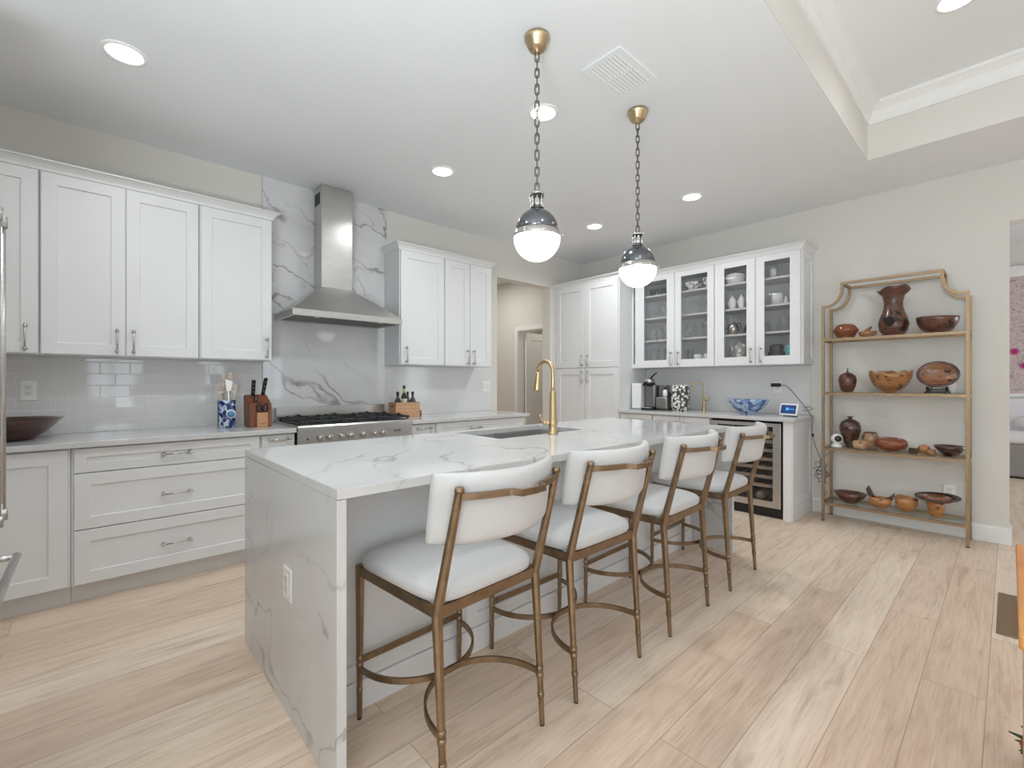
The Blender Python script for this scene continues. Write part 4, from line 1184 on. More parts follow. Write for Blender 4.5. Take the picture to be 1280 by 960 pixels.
# ------------------------------------------------------------------ counter stools
def make_stool(label):
    r = thing('counter_stool', label, 'stool', (0, 0, 0), 'counter stools along the island')
    BX, FXX, BY, FY = 0.218, 0.232, -0.25, 0.245
    JY, TYY, JZ, TZ_ = -0.215, -0.318, 0.548, 0.925
    def sq(m, p0, p1, a, b):
        p0, p1 = V(*p0), V(*p1)
        A = [m.bm.verts.new(p0 + V(sx * a, sy * a, 0)) for sx, sy in ((-1, -.45), (-.45, -1), (.45, -1), (1, -.45), (1, .45), (.45, 1), (-.45, 1), (-1, .45))]
        B = [m.bm.verts.new(p1 + V(sx * b, sy * b, 0)) for sx, sy in ((-1, -.45), (-.45, -1), (.45, -1), (1, -.45), (1, .45), (.45, 1), (-.45, 1), (-1, .45))]
        for i in range(8): m.face([A[i], A[(i + 1) % 8], B[(i + 1) % 8], B[i]], False)
        m.face(A[::-1], False); m.face(B, False)
    def collar(m, p, ra):
        m.lathe([(ra * 0.8, -0.010), (ra * 1.12, -0.008), (ra * 1.16, 0.0), (ra * 1.12, 0.008), (ra * 0.8, 0.010)], tuple(p), 14)
    for s in (-1, 1):
        m = MB()
        b, j, t = V(s * BX, BY, 0.006), V(s * BX, JY, JZ), V(s * BX * 0.985, TYY, TZ_)
        sq(m, b, j, 0.0085, 0.0155); sq(m, j - V(0, 0, 0.004), t, 0.0155, 0.0115)
        for z in (0.197, 0.173, 0.103): collar(m, b.lerp(j, z / JZ), 0.0098 + z * 0.014)
        collar(m, j.lerp(t, 0.88), 0.0112)
        m.lathe([(0.0135, -0.004), (0.0150, 0.004), (0.012, 0.012), (0.0, 0.015)], tuple(t), 12)
        m.mat(1); m.rod(b - V(0, 0, 0.006), b, 0.0085, seg=10)
        m.build('rear_leg', ['bronze', 'black'], r)
        m = MB()
        b, j = V(s * FXX, FY, 0.006), V(s * FXX, FY - 0.004, 0.566)
        sq(m, b, j, 0.0085, 0.0145)
        for z in (0.222, 0.195, 0.103): collar(m, b.lerp(j, z / 0.566), 0.0088 + z * 0.012)
        collar(m, b.lerp(j, 0.93), 0.0125)
        m.mat(1); m.rod(b - V(0, 0, 0.006), b, 0.0085, seg=10)
        m.build('front_leg', ['bronze', 'black'], r)
    m = MB()
    zz = 0.546
    m.bar([(-BX, JY, zz), (BX, JY, zz)], 0.014, 0.034); m.bar([(-FXX, FY - 0.004, zz), (FXX, FY - 0.004, zz)], 0.014, 0.034)
    for s in (-1, 1): m.bar([(s * BX, JY, zz), (s * FXX, FY - 0.004, zz)], 0.014, 0.034)
    m.build('seat_frame', 'bronze', r)
    m = MB(); m.bar([(-FXX, FY, 0.214), (FXX, FY, 0.214)], 0.011, 0.022)
    m.build('foot_rail', 'bronze', r)
    zc = 0.186
    m = MB(); pts = []
    for i in range(25):
        a = PI * i / 24; pts.append((-BX * math.cos(a), BY + 0.018 + 0.238 * math.sin(a), zc))
    m.bar(pts, 0.009, 0.021); m.build('rear_stretcher', 'bronze', r)
    m = MB(); pts = []
    for i in range(25):
        a = PI * i / 24; pts.append((-FXX * math.cos(a), FY - 0.004 - 0.238 * math.sin(a), zc))
    m.bar(pts, 0.009, 0.021); m.build('front_stretcher', 'bronze', r)
    # rail behind the back cushion: bows backwards with a stepped grip in the middle
    m = MB(); pts = []
    W = BX * 0.985
    def ry(x): return TYY - 0.062 * (1 - (x / W) ** 2)
    for i in range(7):
        x = -W + (W - 0.072) * i / 6; pts.append((x, ry(x)))
    mid = [(-0.060, ry(0.06) - 0.004), (-0.050, ry(0) - 0.028), (0.0, ry(0) - 0.033), (0.050, ry(0) - 0.028), (0.060, ry(0.06) - 0.004)]
    full = pts + mid + [(-x, y) for x, y in reversed(pts)]
    m.bar([(x, y, TZ_ - 0.016) for x, y in full], 0.008, 0.020)
    m.build('back_rail', 'bronze', r)
    # seat cushion: a soft slab that domes upwards
    m = MB(); m.smooth = True
    N = 20; grid = {}
    y0, y1 = -0.228, 0.262
    def outline(u, w):            # superellipse square mapped to the seat plan
        x, y = u, w
        return x, y
    def lay(frac_in, z, dome):
        ring = []
        for i in range(56):
            a = 2 * PI * i / 56
            ca, sa = math.cos(a), math.sin(a)
            e = 0.30
            u = math.copysign(abs(ca) ** e, ca) * frac_in; w = math.copysign(abs(sa) ** e, sa) * frac_in
            y = (y0 + y1) / 2 + w * (y1 - y0) / 2
            half = 0.225 + (y - y0) / (y1 - y0) * 0.025
            ring.append(m.bm.verts.new(V(u * half, y, z + dome * (1 - (u * u + w * w) * 0.45))))
        return ring
    spec = [(0.955, 0.563, 0), (0.985, 0.568, 0), (1.0, 0.582, 0), (0.995, 0.598, 0), (0.965, 0.607, 0.004), (0.90, 0.612, 0.012), (0.75, 0.615, 0.022), (0.5, 0.617, 0.03), (0.25, 0.618, 0.034)]
    rings = [lay(*s) for s in spec]
    for A, B in zip(rings, rings[1:]):
        for i in range(56): m.face([A[i], A[(i + 1) % 56], B[(i + 1) % 56], B[i]])
    c = m.bm.verts.new(V(0, (y0 + y1) / 2, 0.653))
    for i in range(56): m.face([rings[-1][i], rings[-1][(i + 1) % 56], c])
    m.face(rings[0][::-1], False)
    m.build('seat_cushion', 'fabric', r)
    # curved back cushion
    m = MB(); m.smooth = True
    hw, zb, zt, th = 0.258, 0.755, 0.972, 0.046
    NX, NZ = 22, 10
    def surf(u, w, back):
        x = hw * u
        z = zb + (zt - zb) * w
        z += -0.010 * (1 - w) * (abs(u) ** 8) * -1.0
        yc = -0.257 - 0.102 * (1 - u * u) - 0.034 * (w - 0.5)
        edge = min(1.0, min(1 - abs(u), 0.12) / 0.12) ** 0.5 * min(1.0, min(min(w, 1 - w), 0.12) / 0.12) ** 0.5
        t_ = th * (0.30 + 0.70 * edge)
        nx = -0.176 * u / hw * 0
        return V(x, yc + (0.0 if back else 0) + (-t_ / 2 if back else t_ / 2) + th / 2, z)
    G = {}
    us = [math.sin(PI / 2 * (-1 + 2 * i / NX)) for i in range(NX + 1)]
    ws = [0.5 + 0.5 * math.sin(PI / 2 * (-1 + 2 * j / NZ)) for j in range(NZ + 1)]
    for bk in (0, 1):
        for i, u in enumerate(us):
            for j, w in enumerate(ws):
                G[bk, i, j] = m.bm.verts.new(surf(u, w, bk))
    for bk in (0, 1):
        for i in range(NX):
            for j in range(NZ): m.face([G[bk, i, j], G[bk, i + 1, j], G[bk, i + 1, j + 1], G[bk, i, j + 1]])
    for i in range(NX):
        for j in (0, NZ): m.face([G[0, i, j], G[0, i + 1, j], G[1, i + 1, j], G[1, i, j]])
    for j in range(NZ):
        for i in (0, NX): m.face([G[0, i, j], G[0, i, j + 1], G[1, i, j + 1], G[1, i, j]])
    m.build('back_cushion', 'fabric', r)
    return r
st = make_stool('white cushioned bronze counter stool at the island corner with the outlet, first of the row')
st.location = (0.967, 1.380, 0); st.rotation_euler = (0, 0, math.radians(2.5))
copy_tree(st, (1.597, 1.378, 0), 'second white and bronze counter stool from the island outlet corner', math.radians(-0.8))
copy_tree(st, (2.281, 1.372, 0), 'third white and bronze counter stool from the island outlet corner', math.radians(1.5))
copy_tree(st, (2.990, 1.376, 0), 'white and bronze counter stool in front of the wine cooler, last of the row', math.radians(2.2))

# ------------------------------------------------------------------ pendants
def make_pendant(label, x, y):
    gz, R = 1.93, 0.1125
    r = thing('pendant_light', label, 'pendant lamp', (x, y, CH), 'globe pendants over the island')
    m = MB(); m.lathe([(0.062, CH - 0.001), (0.062, CH - 0.014), (0.059, CH - 0.018), (0.042, CH - 0.056), (0.034, CH - 0.063), (0.012, CH - 0.067), (0.012, CH - 0.076), (0, CH - 0.076)], (x, y, 0), 28)
    m.build('canopy', 'brass_light', r)
    m = MB()
    zt, zb = CH - 0.074, gz + 0.222
    nl = 17; L = (zt - zb) / nl
    for i in range(nl):
        zc = zt - (i + 0.5) * L; pts = []
        long_ = (i % 3) != 2
        hl = L * (0.66 if long_ else 0.58); wl = 0.0098
        for q in range(12):
            a = 2 * PI * q / 12
            p = math.copysign(abs(math.cos(a)) ** 0.6, math.cos(a)) * wl, math.copysign(abs(math.sin(a)) ** 0.6, math.sin(a)) * hl
            d = (0.707, -0.707) if i % 2 == 0 else (0.707, 0.707)
            pts.append((x + d[0] * p[0], y + d[1] * p[0], zc + p[1]))
        m.tube(pts, 0.0034, 6, True)
    m.build('chain', 'chain', r)
    m = MB()
    m.lathe([(0.034, gz + 0.206), (0.036, gz + 0.210), (0.034, gz + 0.216), (0.010, gz + 0.222), (0, gz + 0.224)], (x, y, 0), 20)
    m.lathe([(0.022, gz + 0.138), (0.022, gz + 0.208)], (x, y, 0), 16)
    for q in range(8):
        a = 2 * PI * q / 8
        m.rod((x + 0.028 * math.cos(a), y + 0.028 * math.sin(a), gz + 0.138), (x + 0.028 * math.cos(a), y + 0.028 * math.sin(a), gz + 0.207), 0.0052, seg=8)
    m.build('neck', 'nickel_light', r)
    m = MB(); prof = [(0.104, gz + 0.030)]
    for q in range(1, 12):
        a = PI / 2 * q / 12; prof.append((0.104 * math.cos(a), gz + 0.030 + 0.110 * math.sin(a)))
    prof += [(0.034, gz + 0.138), (0.034, gz + 0.143), (0, gz + 0.143)]
    m.lathe(prof, (x, y, 0), 36); m.build('dome', 'nickel_dark', r)
    m = MB(); m.lathe([(R + 0.001, gz + 0.002), (R + 0.003, gz + 0.004), (R + 0.001, gz + 0.010), (0.107, gz + 0.032), (0.100, gz + 0.034), (0.100, gz + 0.002)], (x, y, 0), 36, close=False)
    for q in range(3):
        a = 2 * PI * q / 3 - 0.75
        c = V(x + math.cos(a) * (R + 0.002), y + math.sin(a) * (R + 0.002), gz + 0.016)
        m.rod(c, c + V(math.cos(a), math.sin(a), 0) * 0.010, 0.003, seg=8); m.ball(c + V(math.cos(a), math.sin(a), 0) * 0.012, 0.006, 10)
    m.build('band', 'nickel_light', r)
    m = MB(); prof = [(0, gz - R)]
    for q in range(1, 15):
        a = PI / 2 * q / 14; prof.append((R * math.sin(a), gz - R * math.cos(a)))
    m.lathe(prof, (x, y, 0), 36, close=False); m.build('globe', 'globe', r)
    return r
make_pendant('globe pendant lamp with dark nickel dome over the island sink', 1.585, 1.545)
make_pendant('globe pendant lamp hanging in front of the glass door cabinets', 2.473, 1.548)

# ------------------------------------------------------------------ recessed lights
def downlight(label, x, y, z, power=CAN_W):
    r = thing('recessed_light', label, 'ceiling light', (x, y, z), 'recessed ceiling lights')
    m = MB(); m.lathe([(0.095, z - 0.0005), (0.093, z - 0.006), (0.080, z - 0.008), (0.074, z - 0.004), (0.074, z - 0.0005)], (x, y, 0), 32, close=False)
    m.build('trim_ring', 'white_plastic', r)
    m = MB(); m.lathe([(0.0, z - 0.003), (0.075, z - 0.003), (0.075, z - 0.0006), (0, z - 0.0006)], (x, y, 0), 32, close=False)
    m.build('lens', 'lens', r)
    d = bpy.data.lights.new('downlight', 'AREA'); d.shape = 'DISK'; d.size = 0.13; d.energy = power; d.color = (0.95, 0.985, 1.0); d.spread = math.radians(150)
    o = bpy.data.objects.new('downlight', d); COL.objects.link(o); o.parent = r; o.location = (0, 0, -0.012)
    return r
downlight('recessed ceiling light over the long run of wall cabinets', 0.125, 3.035, CH, 3.6)
downlight('recessed ceiling light in front of the range hood', 2.043, 3.033, CH, 4.4)
downlight('recessed ceiling light seen behind a pendant chain', 2.058, 1.953, CH)
downlight('recessed ceiling light near the pantry corner', 3.964, 3.007, CH, 8.5)
downlight('recessed ceiling light in front of the glass door cabinets', 3.976, 1.935, CH, 6.3)
downlight('recessed ceiling light inside the raised tray', 3.42, 0.19, TZ, 1.6)
downlight('recessed ceiling light over the camera side of the island', 0.125, 1.95, CH)
for x, y in ((1.2, 0.0), (1.2, -2.2), (3.4, -2.2), (1.2, -4.4), (3.4, -4.4)):
    downlight('recessed ceiling light of the raised tray behind the camera', x, y, TZ, 2.2)

# ceiling vent
r = thing('ceiling_vent', 'white ceiling air vent with two banks of slats', 'vent', (2.105, 1.425, CH))
m = MB()
X0, X1, Y0, Y1 = 1.925, 2.285, 1.305, 1.545
z1, z0 = CH - 0.0005, CH - 0.008
for a, b, c, d in ((X0, 1.958, Y0, Y1), (2.252, X1, Y0, Y1), (1.958, 2.252, Y0, 1.335), (1.958, 2.252, 1.518, Y1), (2.096, 2.114, 1.335, 1.518)):
    m.box(a, b, c, d, z0, z1)
m.build('vent_frame', 'ceiling', r)
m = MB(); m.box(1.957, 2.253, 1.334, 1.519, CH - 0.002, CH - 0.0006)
m.mat(1); m.box(1.9585, 1.970, 1.336, 1.517, CH - 0.0024, CH - 0.001); m.box(2.1145, 2.126, 1.336, 1.517, CH - 0.0024, CH - 0.001); m.build('duct_shade', [M.setdefault('vent_shadow', plain('duct_shade_grey', srgb(150, 150, 150), 0.8)), 'dark_gap'], r)  # grey and near-black colour paints in the shade between the slats
for bank in ((1.958, 2.096), (2.114, 2.252)):
    for i in range(9):
        y = 1.345 + i * 0.0203
        m = MB(); m.prism([(y - 0.006, CH - 0.0030), (y + 0.0065, CH - 0.0095), (y + 0.0075, CH - 0.0085), (y - 0.005, CH - 0.0024)], bank[0] + 0.001, bank[1], 'x')
        m.build('slat', 'ceiling', r)

# ------------------------------------------------------------------ gold shelving
EX0, EX1, EY0, EY1 = 4.812, 5.086, 0.211, 1.127
r = thing('display_shelf', 'tall gold framed shelving with notched top corners holding wooden bowls', 'shelving', ((EX0 + EX1) / 2, (EY0 + EY1) / 2, 0))
w = 0.021
for x in (EX0, EX1):
    m = MB(); pts = [(x, EY1, 0.008), (x, EY1, 1.902)]
    pts.append((x, EY1 - 0.022, 1.902))
    for i in range(1, 12):
        a = PI / 2 * i / 12
        pts.append((x, EY1 - 0.022 - 0.118 * math.sin(a), 1.902 + 0.150 * (1 - math.cos(a))))
    pts += [(x, EY1 - 0.140, 2.060), (x, EY1 - 0.140, 2.092)]
    mir = [(x, EY0 + EY1 - p[1], p[2]) for p in reversed(pts)]
    m.bar(pts + mir, w, w, (1, 0, 0))
    for y in (EY0, EY1):
        m.mat(1); m.rod((x, y, 0), (x, y, 0.009), 0.011, seg=10); m.mat(0)
    m.build('end_frame' if False else 'upright_frame', ['brass_soft', 'black'], r)
for y in (EY0 + 0.140, EY1 - 0.140):
    m = MB(); m.box(EX0 + w / 2, EX1 - w / 2, y - 0.0105, y + 0.0105, 2.082, 2.102); m.build('top_crossbar', 'brass_soft', r)
SZ = [1.620, 1.145, 0.654, 0.168]
for z in SZ:
    m = MB()
    for x in (EX0, EX1): m.box(x - 0.010, x + 0.010, EY0 + w / 2, EY1 - w / 2, z - 0.024, z - 0.002)
    for y in (EY0, EY1): m.box(EX0 + 0.0105, EX1 - 0.0105, y - 0.0105, y + 0.0105, z - 0.024, z - 0.002)
    s = m.build('shelf_rim', 'brass_soft', r)
    m = MB(); m.box(EX0 - 0.008, EX1 + 0.008, EY0 + w / 2 + 0.001, EY1 - w / 2 - 0.001, z - 0.002, z); m.build('glass_panel', 'shelf_glass', s)

# turned wooden ware on the shelving
M['w_cherry'] = wood('cherry_burl', srgb(54, 32, 26), srgb(116, 72, 54), 9, (1, 1, 3), 0.28, 0.6)
M['w_red'] = wood('red_mallee', srgb(84, 42, 26), srgb(152, 86, 54), 7, (1, 1, 4), 0.22, 0.0)
M['w_amber'] = wood('amber_maple', srgb(146, 84, 40), srgb(206, 150, 92), 7, (1, 1, 5), 0.3, 0.2)
M['w_honey'] = wood('honey_burl', srgb(132, 86, 48), srgb(174, 126, 80), 10, (1, 1, 2), 0.35, 0.3)
M['w_dark'] = wood('dark_walnut', srgb(40, 22, 18), srgb(84, 48, 36), 6, (1, 1, 4), 0.18, 0.0, 0.6)
M['w_plate'] = wood('copper_bowl_wood', srgb(104, 64, 44), srgb(164, 116, 82), 8, (1, 1, 2), 0.25, 0.2)
M['w_bark'] = wood('bark_edge', srgb(48, 38, 32), srgb(104, 88, 74), 10, (1, 1, 1), 0.8, 0.3, 0.0)
M['w_pale'] = wood('pale_burl', srgb(138, 100, 70), srgb(206, 172, 134), 9, (1, 1, 1), 0.4, 0.5)
M['w_hollow'] = plain('dark_hollow', srgb(30, 18, 14), 0.8, noise=0.2)
EXM = 4.93
def ware(name, prof, y, z, mat, label, cat, x=EXM, squash=(1, 1), wob=None, seg=32, extra=None, mats=None):
    m = MB(); m.lathe(prof, (x, y, z), seg, squash=squash, wob=wob)
    if extra: extra(m)
    return tag(m.build(name, mats or mat, loc=(x, y, z)), label, cat)
def bowlprof(R, H, foot=0.4, t=0.008, curve=0.55):
    pr = [(R * foot, 0), (R * foot, 0.004)]
    for i in range(1, 9):
        a = i / 8; pr.append((R * (foot + (1 - foot) * math.sin(a * PI / 2) ** curve if False else R * 0 + R * (foot + (1 - foot) * (math.sin(a * PI / 2)))), 0.004 + (H - 0.004) * (1 - math.cos(a * PI / 2)) ** 0.8))
    pr.append((R - t, H))
    for i in range(7, 0, -1):
        a = i / 8; pr.append(((R - t) * (foot + (1 - foot) * math.sin(a * PI / 2)), 0.004 + t + (H - 0.004 - t) * (1 - math.cos(a * PI / 2)) ** 0.8))
    pr.append((0, 0.004 + t))
    return pr
def bowl2(R, H, foot=0.4, t=0.008):
    pr = [(R * foot, 0), (R * foot, 0.004)]
    out = [(R * (foot + (1 - foot) * math.sin(a * PI / 16)), 0.004 + (H - 0.004) * (1 - math.cos(a * PI / 16)) ** 0.8) for a in range(1, 9)]
    inn = [(max(0.001, q - t), h + t * 0.6 if h < H * 0.9 else h) for q, h in out]
    return pr + out + [(R - t, H)] + inn[::-1][1:] + [(0, 0.004 + t)]
s1, s2, s3, s4 = [z + 0.0005 for z in SZ]
# top shelf
ware('wooden_pot', [(0.055, 0), (0.06, 0.006), (0.092, 0.062), (0.096, 0.072), (0.07, 0.112), (0.05, 0.125), (0.045, 0.122), (0.03, 0.09), (0, 0.06)], 0.985, s1, 'w_red', 'squat reddish brown wooden pot at the end of the top shelf', 'pot')
m = MB()
m.lathe([(0.03, 0), (0.045, 0.015), (0.055, 0.045), (0.05, 0.05), (0.03, 0.03), (0, 0.025)], (EXM, 0.835, s1), 20, squash=(1, 1.1))
m.tube([(EXM - 0.01, 0.87, s1 + 0.03), (EXM - 0.01, 0.83, s1 + 0.06), (EXM - 0.01, 0.80, s1 + 0.088)], [0.012, 0.018, 0.007], 10)
m.tube([(EXM - 0.01, 0.81, s1 + 0.02), (EXM - 0.01, 0.782, s1 + 0.03), (EXM - 0.01, 0.766, s1 + 0.05)], [0.016, 0.018, 0.004], 10)
tag(m.build('wooden_carving', 'w_honey', loc=(EXM, 0.82, s1)), 'small knotty wooden carving beside the tall vase', 'carving')
def wobv(a, k): return (0.014 * math.sin(2 * a + 0.6) + 0.008 * math.sin(5 * a)) if k in (9, 10, 11) else 0.0
def voidx(m):
    m.mat(1)
    pts = [(0.055, 0.045), (0.062, 0.02), (0.05, -0.012), (0.02, -0.035), (-0.015, -0.03), (-0.035, 0.0), (-0.03, 0.03), (0.0, 0.05), (0.03, 0.042)]
    cvy, cvz = 0.66, s1 + 0.105
    A = [m.bm.verts.new(V(EXM - 0.105, cvy + y * 0.75, cvz + z)) for y, z in pts]
    B = [m.bm.verts.new(V(EXM - 0.055, cvy + y * 0.6, cvz + z)) for y, z in pts]
    for i in range(len(pts)): m.face([A[i], A[(i + 1) % len(pts)], B[(i + 1) % len(pts)], B[i]], True)
    m.face(B[::-1], False); m.face(A, False)
ware('wooden_vase', [(0.062, 0), (0.068, 0.006), (0.092, 0.045), (0.103, 0.095), (0.096, 0.14), (0.075, 0.195), (0.064, 0.24), (0.063, 0.28), (0.075, 0.335), (0.100, 0.375), (0.112, 0.392), (0.100, 0.388), (0.068, 0.34), (0.055, 0.28), (0, 0.27)], 0.657, s1, None, 'tall burl wood vase with flared mouth and a dark void', 'vase', mats=['w_cherry', 'w_hollow'], wob=wobv, extra=voidx)
ware('wooden_bowl', bowl2(0.130, 0.128, 0.42), 0.387, s1, 'w_cherry', 'wide reddish burl bowl on the top shelf beside the tall vase', 'bowl', wob=lambda a, k: 0.004 * math.sin(a) if 7 < k < 12 else 0)
# second shelf
def stem(m):
    m.mat(1); m.tube([(EXM, 0.972, s2 + 0.172), (EXM, 0.972, s2 + 0.19), (EXM - 0.004, 0.968, s2 + 0.212)], [0.012, 0.005, 0.004], 8)
ware('lidded_vessel', [(0.03, 0), (0.045, 0.012), (0.062, 0.06), (0.068, 0.11), (0.060, 0.145), (0.035, 0.165), (0.012, 0.175), (0, 0.178)], 0.972, s2, None, 'acorn shaped burl vessel with a thin stem', 'vessel', mats=['w_cherry', 'w_bark'], extra=stem)
def wobl(a, k): return (0.010 * math.sin(3 * a + 1) + 0.007 * math.sin(7 * a) + 0.006 * math.sin(11 * a + 2)) if 8 <= k <= 11 else 0.0
ware('wooden_bowl', bowl2(0.145, 0.172, 0.22), 0.677, s2, 'w_honey', 'honey coloured bowl with a ragged natural edge', 'bowl', wob=wobl, seg=48)
r = thing('standing_wooden_dish', 'oval copper toned wooden dish standing on edge in a black stand', 'dish', (EXM, 0.384, s2))
m = MB(); ax = (-0.96, 0.0, 0.28)
m.lathe([(0.03, -0.05), (0.075, -0.035), (0.108, -0.004), (0.116, 0.012), (0.110, 0.018), (0.096, 0.010), (0.06, -0.018), (0, -0.03)], (EXM, 0.384, s2 + 0.148), 40, ax, squash=(0.92, 1.1))
m.build('dish', ['w_plate'], r)
m = MB(); m.lathe([(0.104, 0.004), (0.117, 0.013), (0.112, 0.021), (0.097, 0.012)], (EXM, 0.384, s2 + 0.148), 40, ax, squash=(0.92, 1.1), close=False)
m.build('rim', 'w_dark', r)
m = MB()
for dy in (-0.055, 0.055):
    m.bar([(EXM - 0.075, 0.384 + dy, s2 + 0.05), (EXM - 0.06, 0.384 + dy, s2 + 0.022), (EXM - 0.02, 0.384 + dy, s2 + 0.03), (EXM + 0.06, 0.384 + dy, s2 + 0.012)], 0.016, 0.02, (0, 1, 0))
    m.box(EXM - 0.075, EXM - 0.05, 0.384 + dy - 0.022, 0.384 + dy + 0.022, s2, s2 + 0.014, 0.003); m.bar([(EXM - 0.062, 0.384 + dy, s2 + 0.014), (EXM - 0.066, 0.384 + dy * 0.5, s2 + 0.05)], 0.012, 0.014)
m.box(EXM - 0.07, EXM - 0.05, 0.384 - 0.06, 0.384 + 0.06, s2 + 0.022, s2 + 0.036); m.box(EXM + 0.03, EXM + 0.045, 0.384 - 0.06, 0.384 + 0.06, s2 + 0.002, s2 + 0.016)
m.build('stand', 'black', r)
# third shelf
r = thing('security_camera', 'small white indoor camera with black round face on the third shelf', 'camera', (EXM - 0.03, 1.045, s3))
m = MB(); m.lathe([(0.042, 0), (0.042, 0.012), (0.03, 0.03), (0.022, 0.035), (0, 0.035)], (EXM - 0.03, 1.045, s3), 24); m.build('base', 'white_plastic', r)
m = MB(); m.ball((EXM - 0.03, 1.045, s3 + 0.074), 0.045, 24); m.build('head', 'white_plastic', r)
m = MB(); d = V(-0.86, -0.45, 0.12).normalized(); m.lathe([(0.027, 0.034), (0.027, 0.042), (0.012, 0.047), (0, 0.048)], (EXM - 0.03, 1.045, s3 + 0.074), 20, tuple(d)); m.build('lens_face', 'black', r)
ware('wooden_vase', [(0.03, 0), (0.034, 0.01), (0.058, 0.075), (0.079, 0.15), (0.081, 0.185), (0.066, 0.225), (0.035, 0.247), (0.014, 0.254), (0.013, 0.262), (0.024, 0.270), (0.022, 0.276), (0, 0.272)], 0.962, s3, 'w_dark', 'dark glossy round vase with a tiny neck behind the white camera', 'vase', x=EXM + 0.05)
ware('wooden_bowl', [(0.035, 0), (0.052, 0.025), (0.056, 0.055), (0.045, 0.075), (0.04, 0.075), (0.045, 0.05), (0, 0.03)], 0.872, s3, 'w_pale', 'small pale burl bowl in front of the hollow round vessel', 'bowl', x=EXM - 0.06)
def hole(m):
    m.mat(1); m.lathe([(0.0, 0.044), (0.016, 0.0445), (0.016, 0.052), (0, 0.053)], (EXM + 0.09, 0.824, s3 + 0.088), 16, (-0.9, 0.1, 0.0), squash=(1.4, 0.8))
    m.mat(2); m.lathe([(0.046, 0.128), (0.048, 0.138), (0.034, 0.146), (0.030, 0.14)], (EXM + 0.09, 0.824, s3), 24, close=False)
ware('hollow_vessel', [(0.025, 0), (0.045, 0.02), (0.062, 0.07), (0.062, 0.1), (0.046, 0.138), (0.03, 0.146), (0.03, 0.14), (0, 0.12)], 0.824, s3, None, 'round pale hollow vessel with an eye shaped opening', 'vessel', x=EXM + 0.09, mats=['w_pale', 'w_hollow', 'w_dark'], extra=hole)
ware('wooden_bowl', [(0.05, 0), (0.06, 0.004), (0.095, 0.03), (0.112, 0.062), (0.106, 0.092), (0.08, 0.112), (0.052, 0.112), (0.04, 0.1), (0.05, 0.06), (0, 0.03)], 0.672, s3, 'w_red', 'red brown ring shaped bowl in the middle of the third shelf', 'bowl')
m = MB(); m.box(EXM - 0.07, EXM - 0.015, 0.497, 0.553, s3, s3 + 0.05, 0.004); tag(m.build('wooden_box', 'w_dark', loc=(EXM - 0.04, 0.525, s3)), 'small dark square wooden box on the third shelf', 'box')
ware('wooden_ball', [(0.012, 0), (0.03, 0.008), (0.041, 0.035), (0.036, 0.06), (0.018, 0.074), (0, 0.078)], 0.466, s3, 'w_amber', 'orange wooden ball vessel behind the small dark box', 'vessel', x=EXM + 0.005)
ware('wooden_cup', [(0.024, 0), (0.029, 0.02), (0.028, 0.045), (0.022, 0.046), (0.02, 0.02), (0, 0.012)], 0.42, s3, 'w_honey', 'small yellowish wooden cup in front of the orange ball', 'cup', x=EXM - 0.05)
ware('wooden_dish', [(0.04, 0), (0.045, 0.003), (0.085, 0.06), (0.098, 0.082), (0.092, 0.083), (0.06, 0.03), (0, 0.012)], 0.317, s3, 'w_dark', 'dark flared dish at the end of the third shelf', 'dish')
# bottom shelf
ware('wooden_boat_bowl', [(0.03, 0), (0.05, 0.003), (0.095, 0.05), (0.122, 0.092), (0.112, 0.094), (0.08, 0.055), (0.03, 0.02), (0, 0.016)], 0.952, s4, 'w_cherry', 'shallow oval brown bowl at the end of the bottom shelf', 'bowl', squash=(0.8, 1))
def wing(m):
    m.mat(1)
    for s, z in ((1, 0.175), (-1, 0.135)):
        pts = [(0.03, 0.072), (0.078, z), (0.094, z - 0.028), (0.088, z - 0.06), (0.066, 0.07)] if s > 0 else [(0.02, 0.075), (0.06, 0.10), (0.098, z + 0.008), (0.085, 0.085), (0.06, 0.05)]
        A = [m.bm.verts.new(V(EXM - 0.018, 0.745 + s * y, s4 + q)) for y, q in pts]; B = [m.bm.verts.new(V(EXM + 0.018, 0.745 + s * y, s4 + q)) for y, q in pts]
        m.face(A, False); m.face(B[::-1], False)
        for i in range(5): m.face([A[i], A[(i + 1) % 5], B[(i + 1) % 5], B[i]], False)
ware('winged_bowl', [(0.03, 0), (0.055, 0.012), (0.075, 0.05), (0.072, 0.085), (0.058, 0.088), (0.055, 0.05), (0, 0.03)], 0.745, s4, None, 'amber wooden bowl with two dark bark wings', 'bowl', mats=['w_amber', 'w_bark'], extra=wing, squash=(0.9, 1.05))
ware('wooden_cup', [(0.03, 0), (0.05, 0.01), (0.07, 0.055), (0.077, 0.11), (0.071, 0.111), (0.062, 0.06), (0, 0.025)], 0.578, s4, 'w_amber', 'flared amber wooden cup between the winged bowl and the brimmed bowl', 'cup', x=EXM + 0.03, wob=lambda a, k: 0.008 * math.sin(2 * a) if k in (4, 5) else 0)
def brim(m):
    m.mat(1); m.lathe([(0.062, 0.136), (0.094, 0.128), (0.10, 0.142), (0.096, 0.16), (0.062, 0.166), (0.05, 0.15)], (EXM, 0.395, s4), 36, close=False)
    m.mat(2); m.lathe([(0.09, 0.146), (0.136, 0.152), (0.137, 0.160), (0.09, 0.160)], (EXM, 0.387, s4), 36, close=False, wob=lambda a, k: 0.012 * math.sin(a + 2.0))
ware('brimmed_bowl', [(0.032, 0), (0.04, 0.01), (0.05, 0.07), (0.064, 0.135), (0.056, 0.135), (0.045, 0.07), (0, 0.05)], 0.395, s4, None, 'hat shaped wooden bowl with a wide bark brim', 'bowl', mats=['w_amber', 'w_red', 'w_bark'], extra=brim)
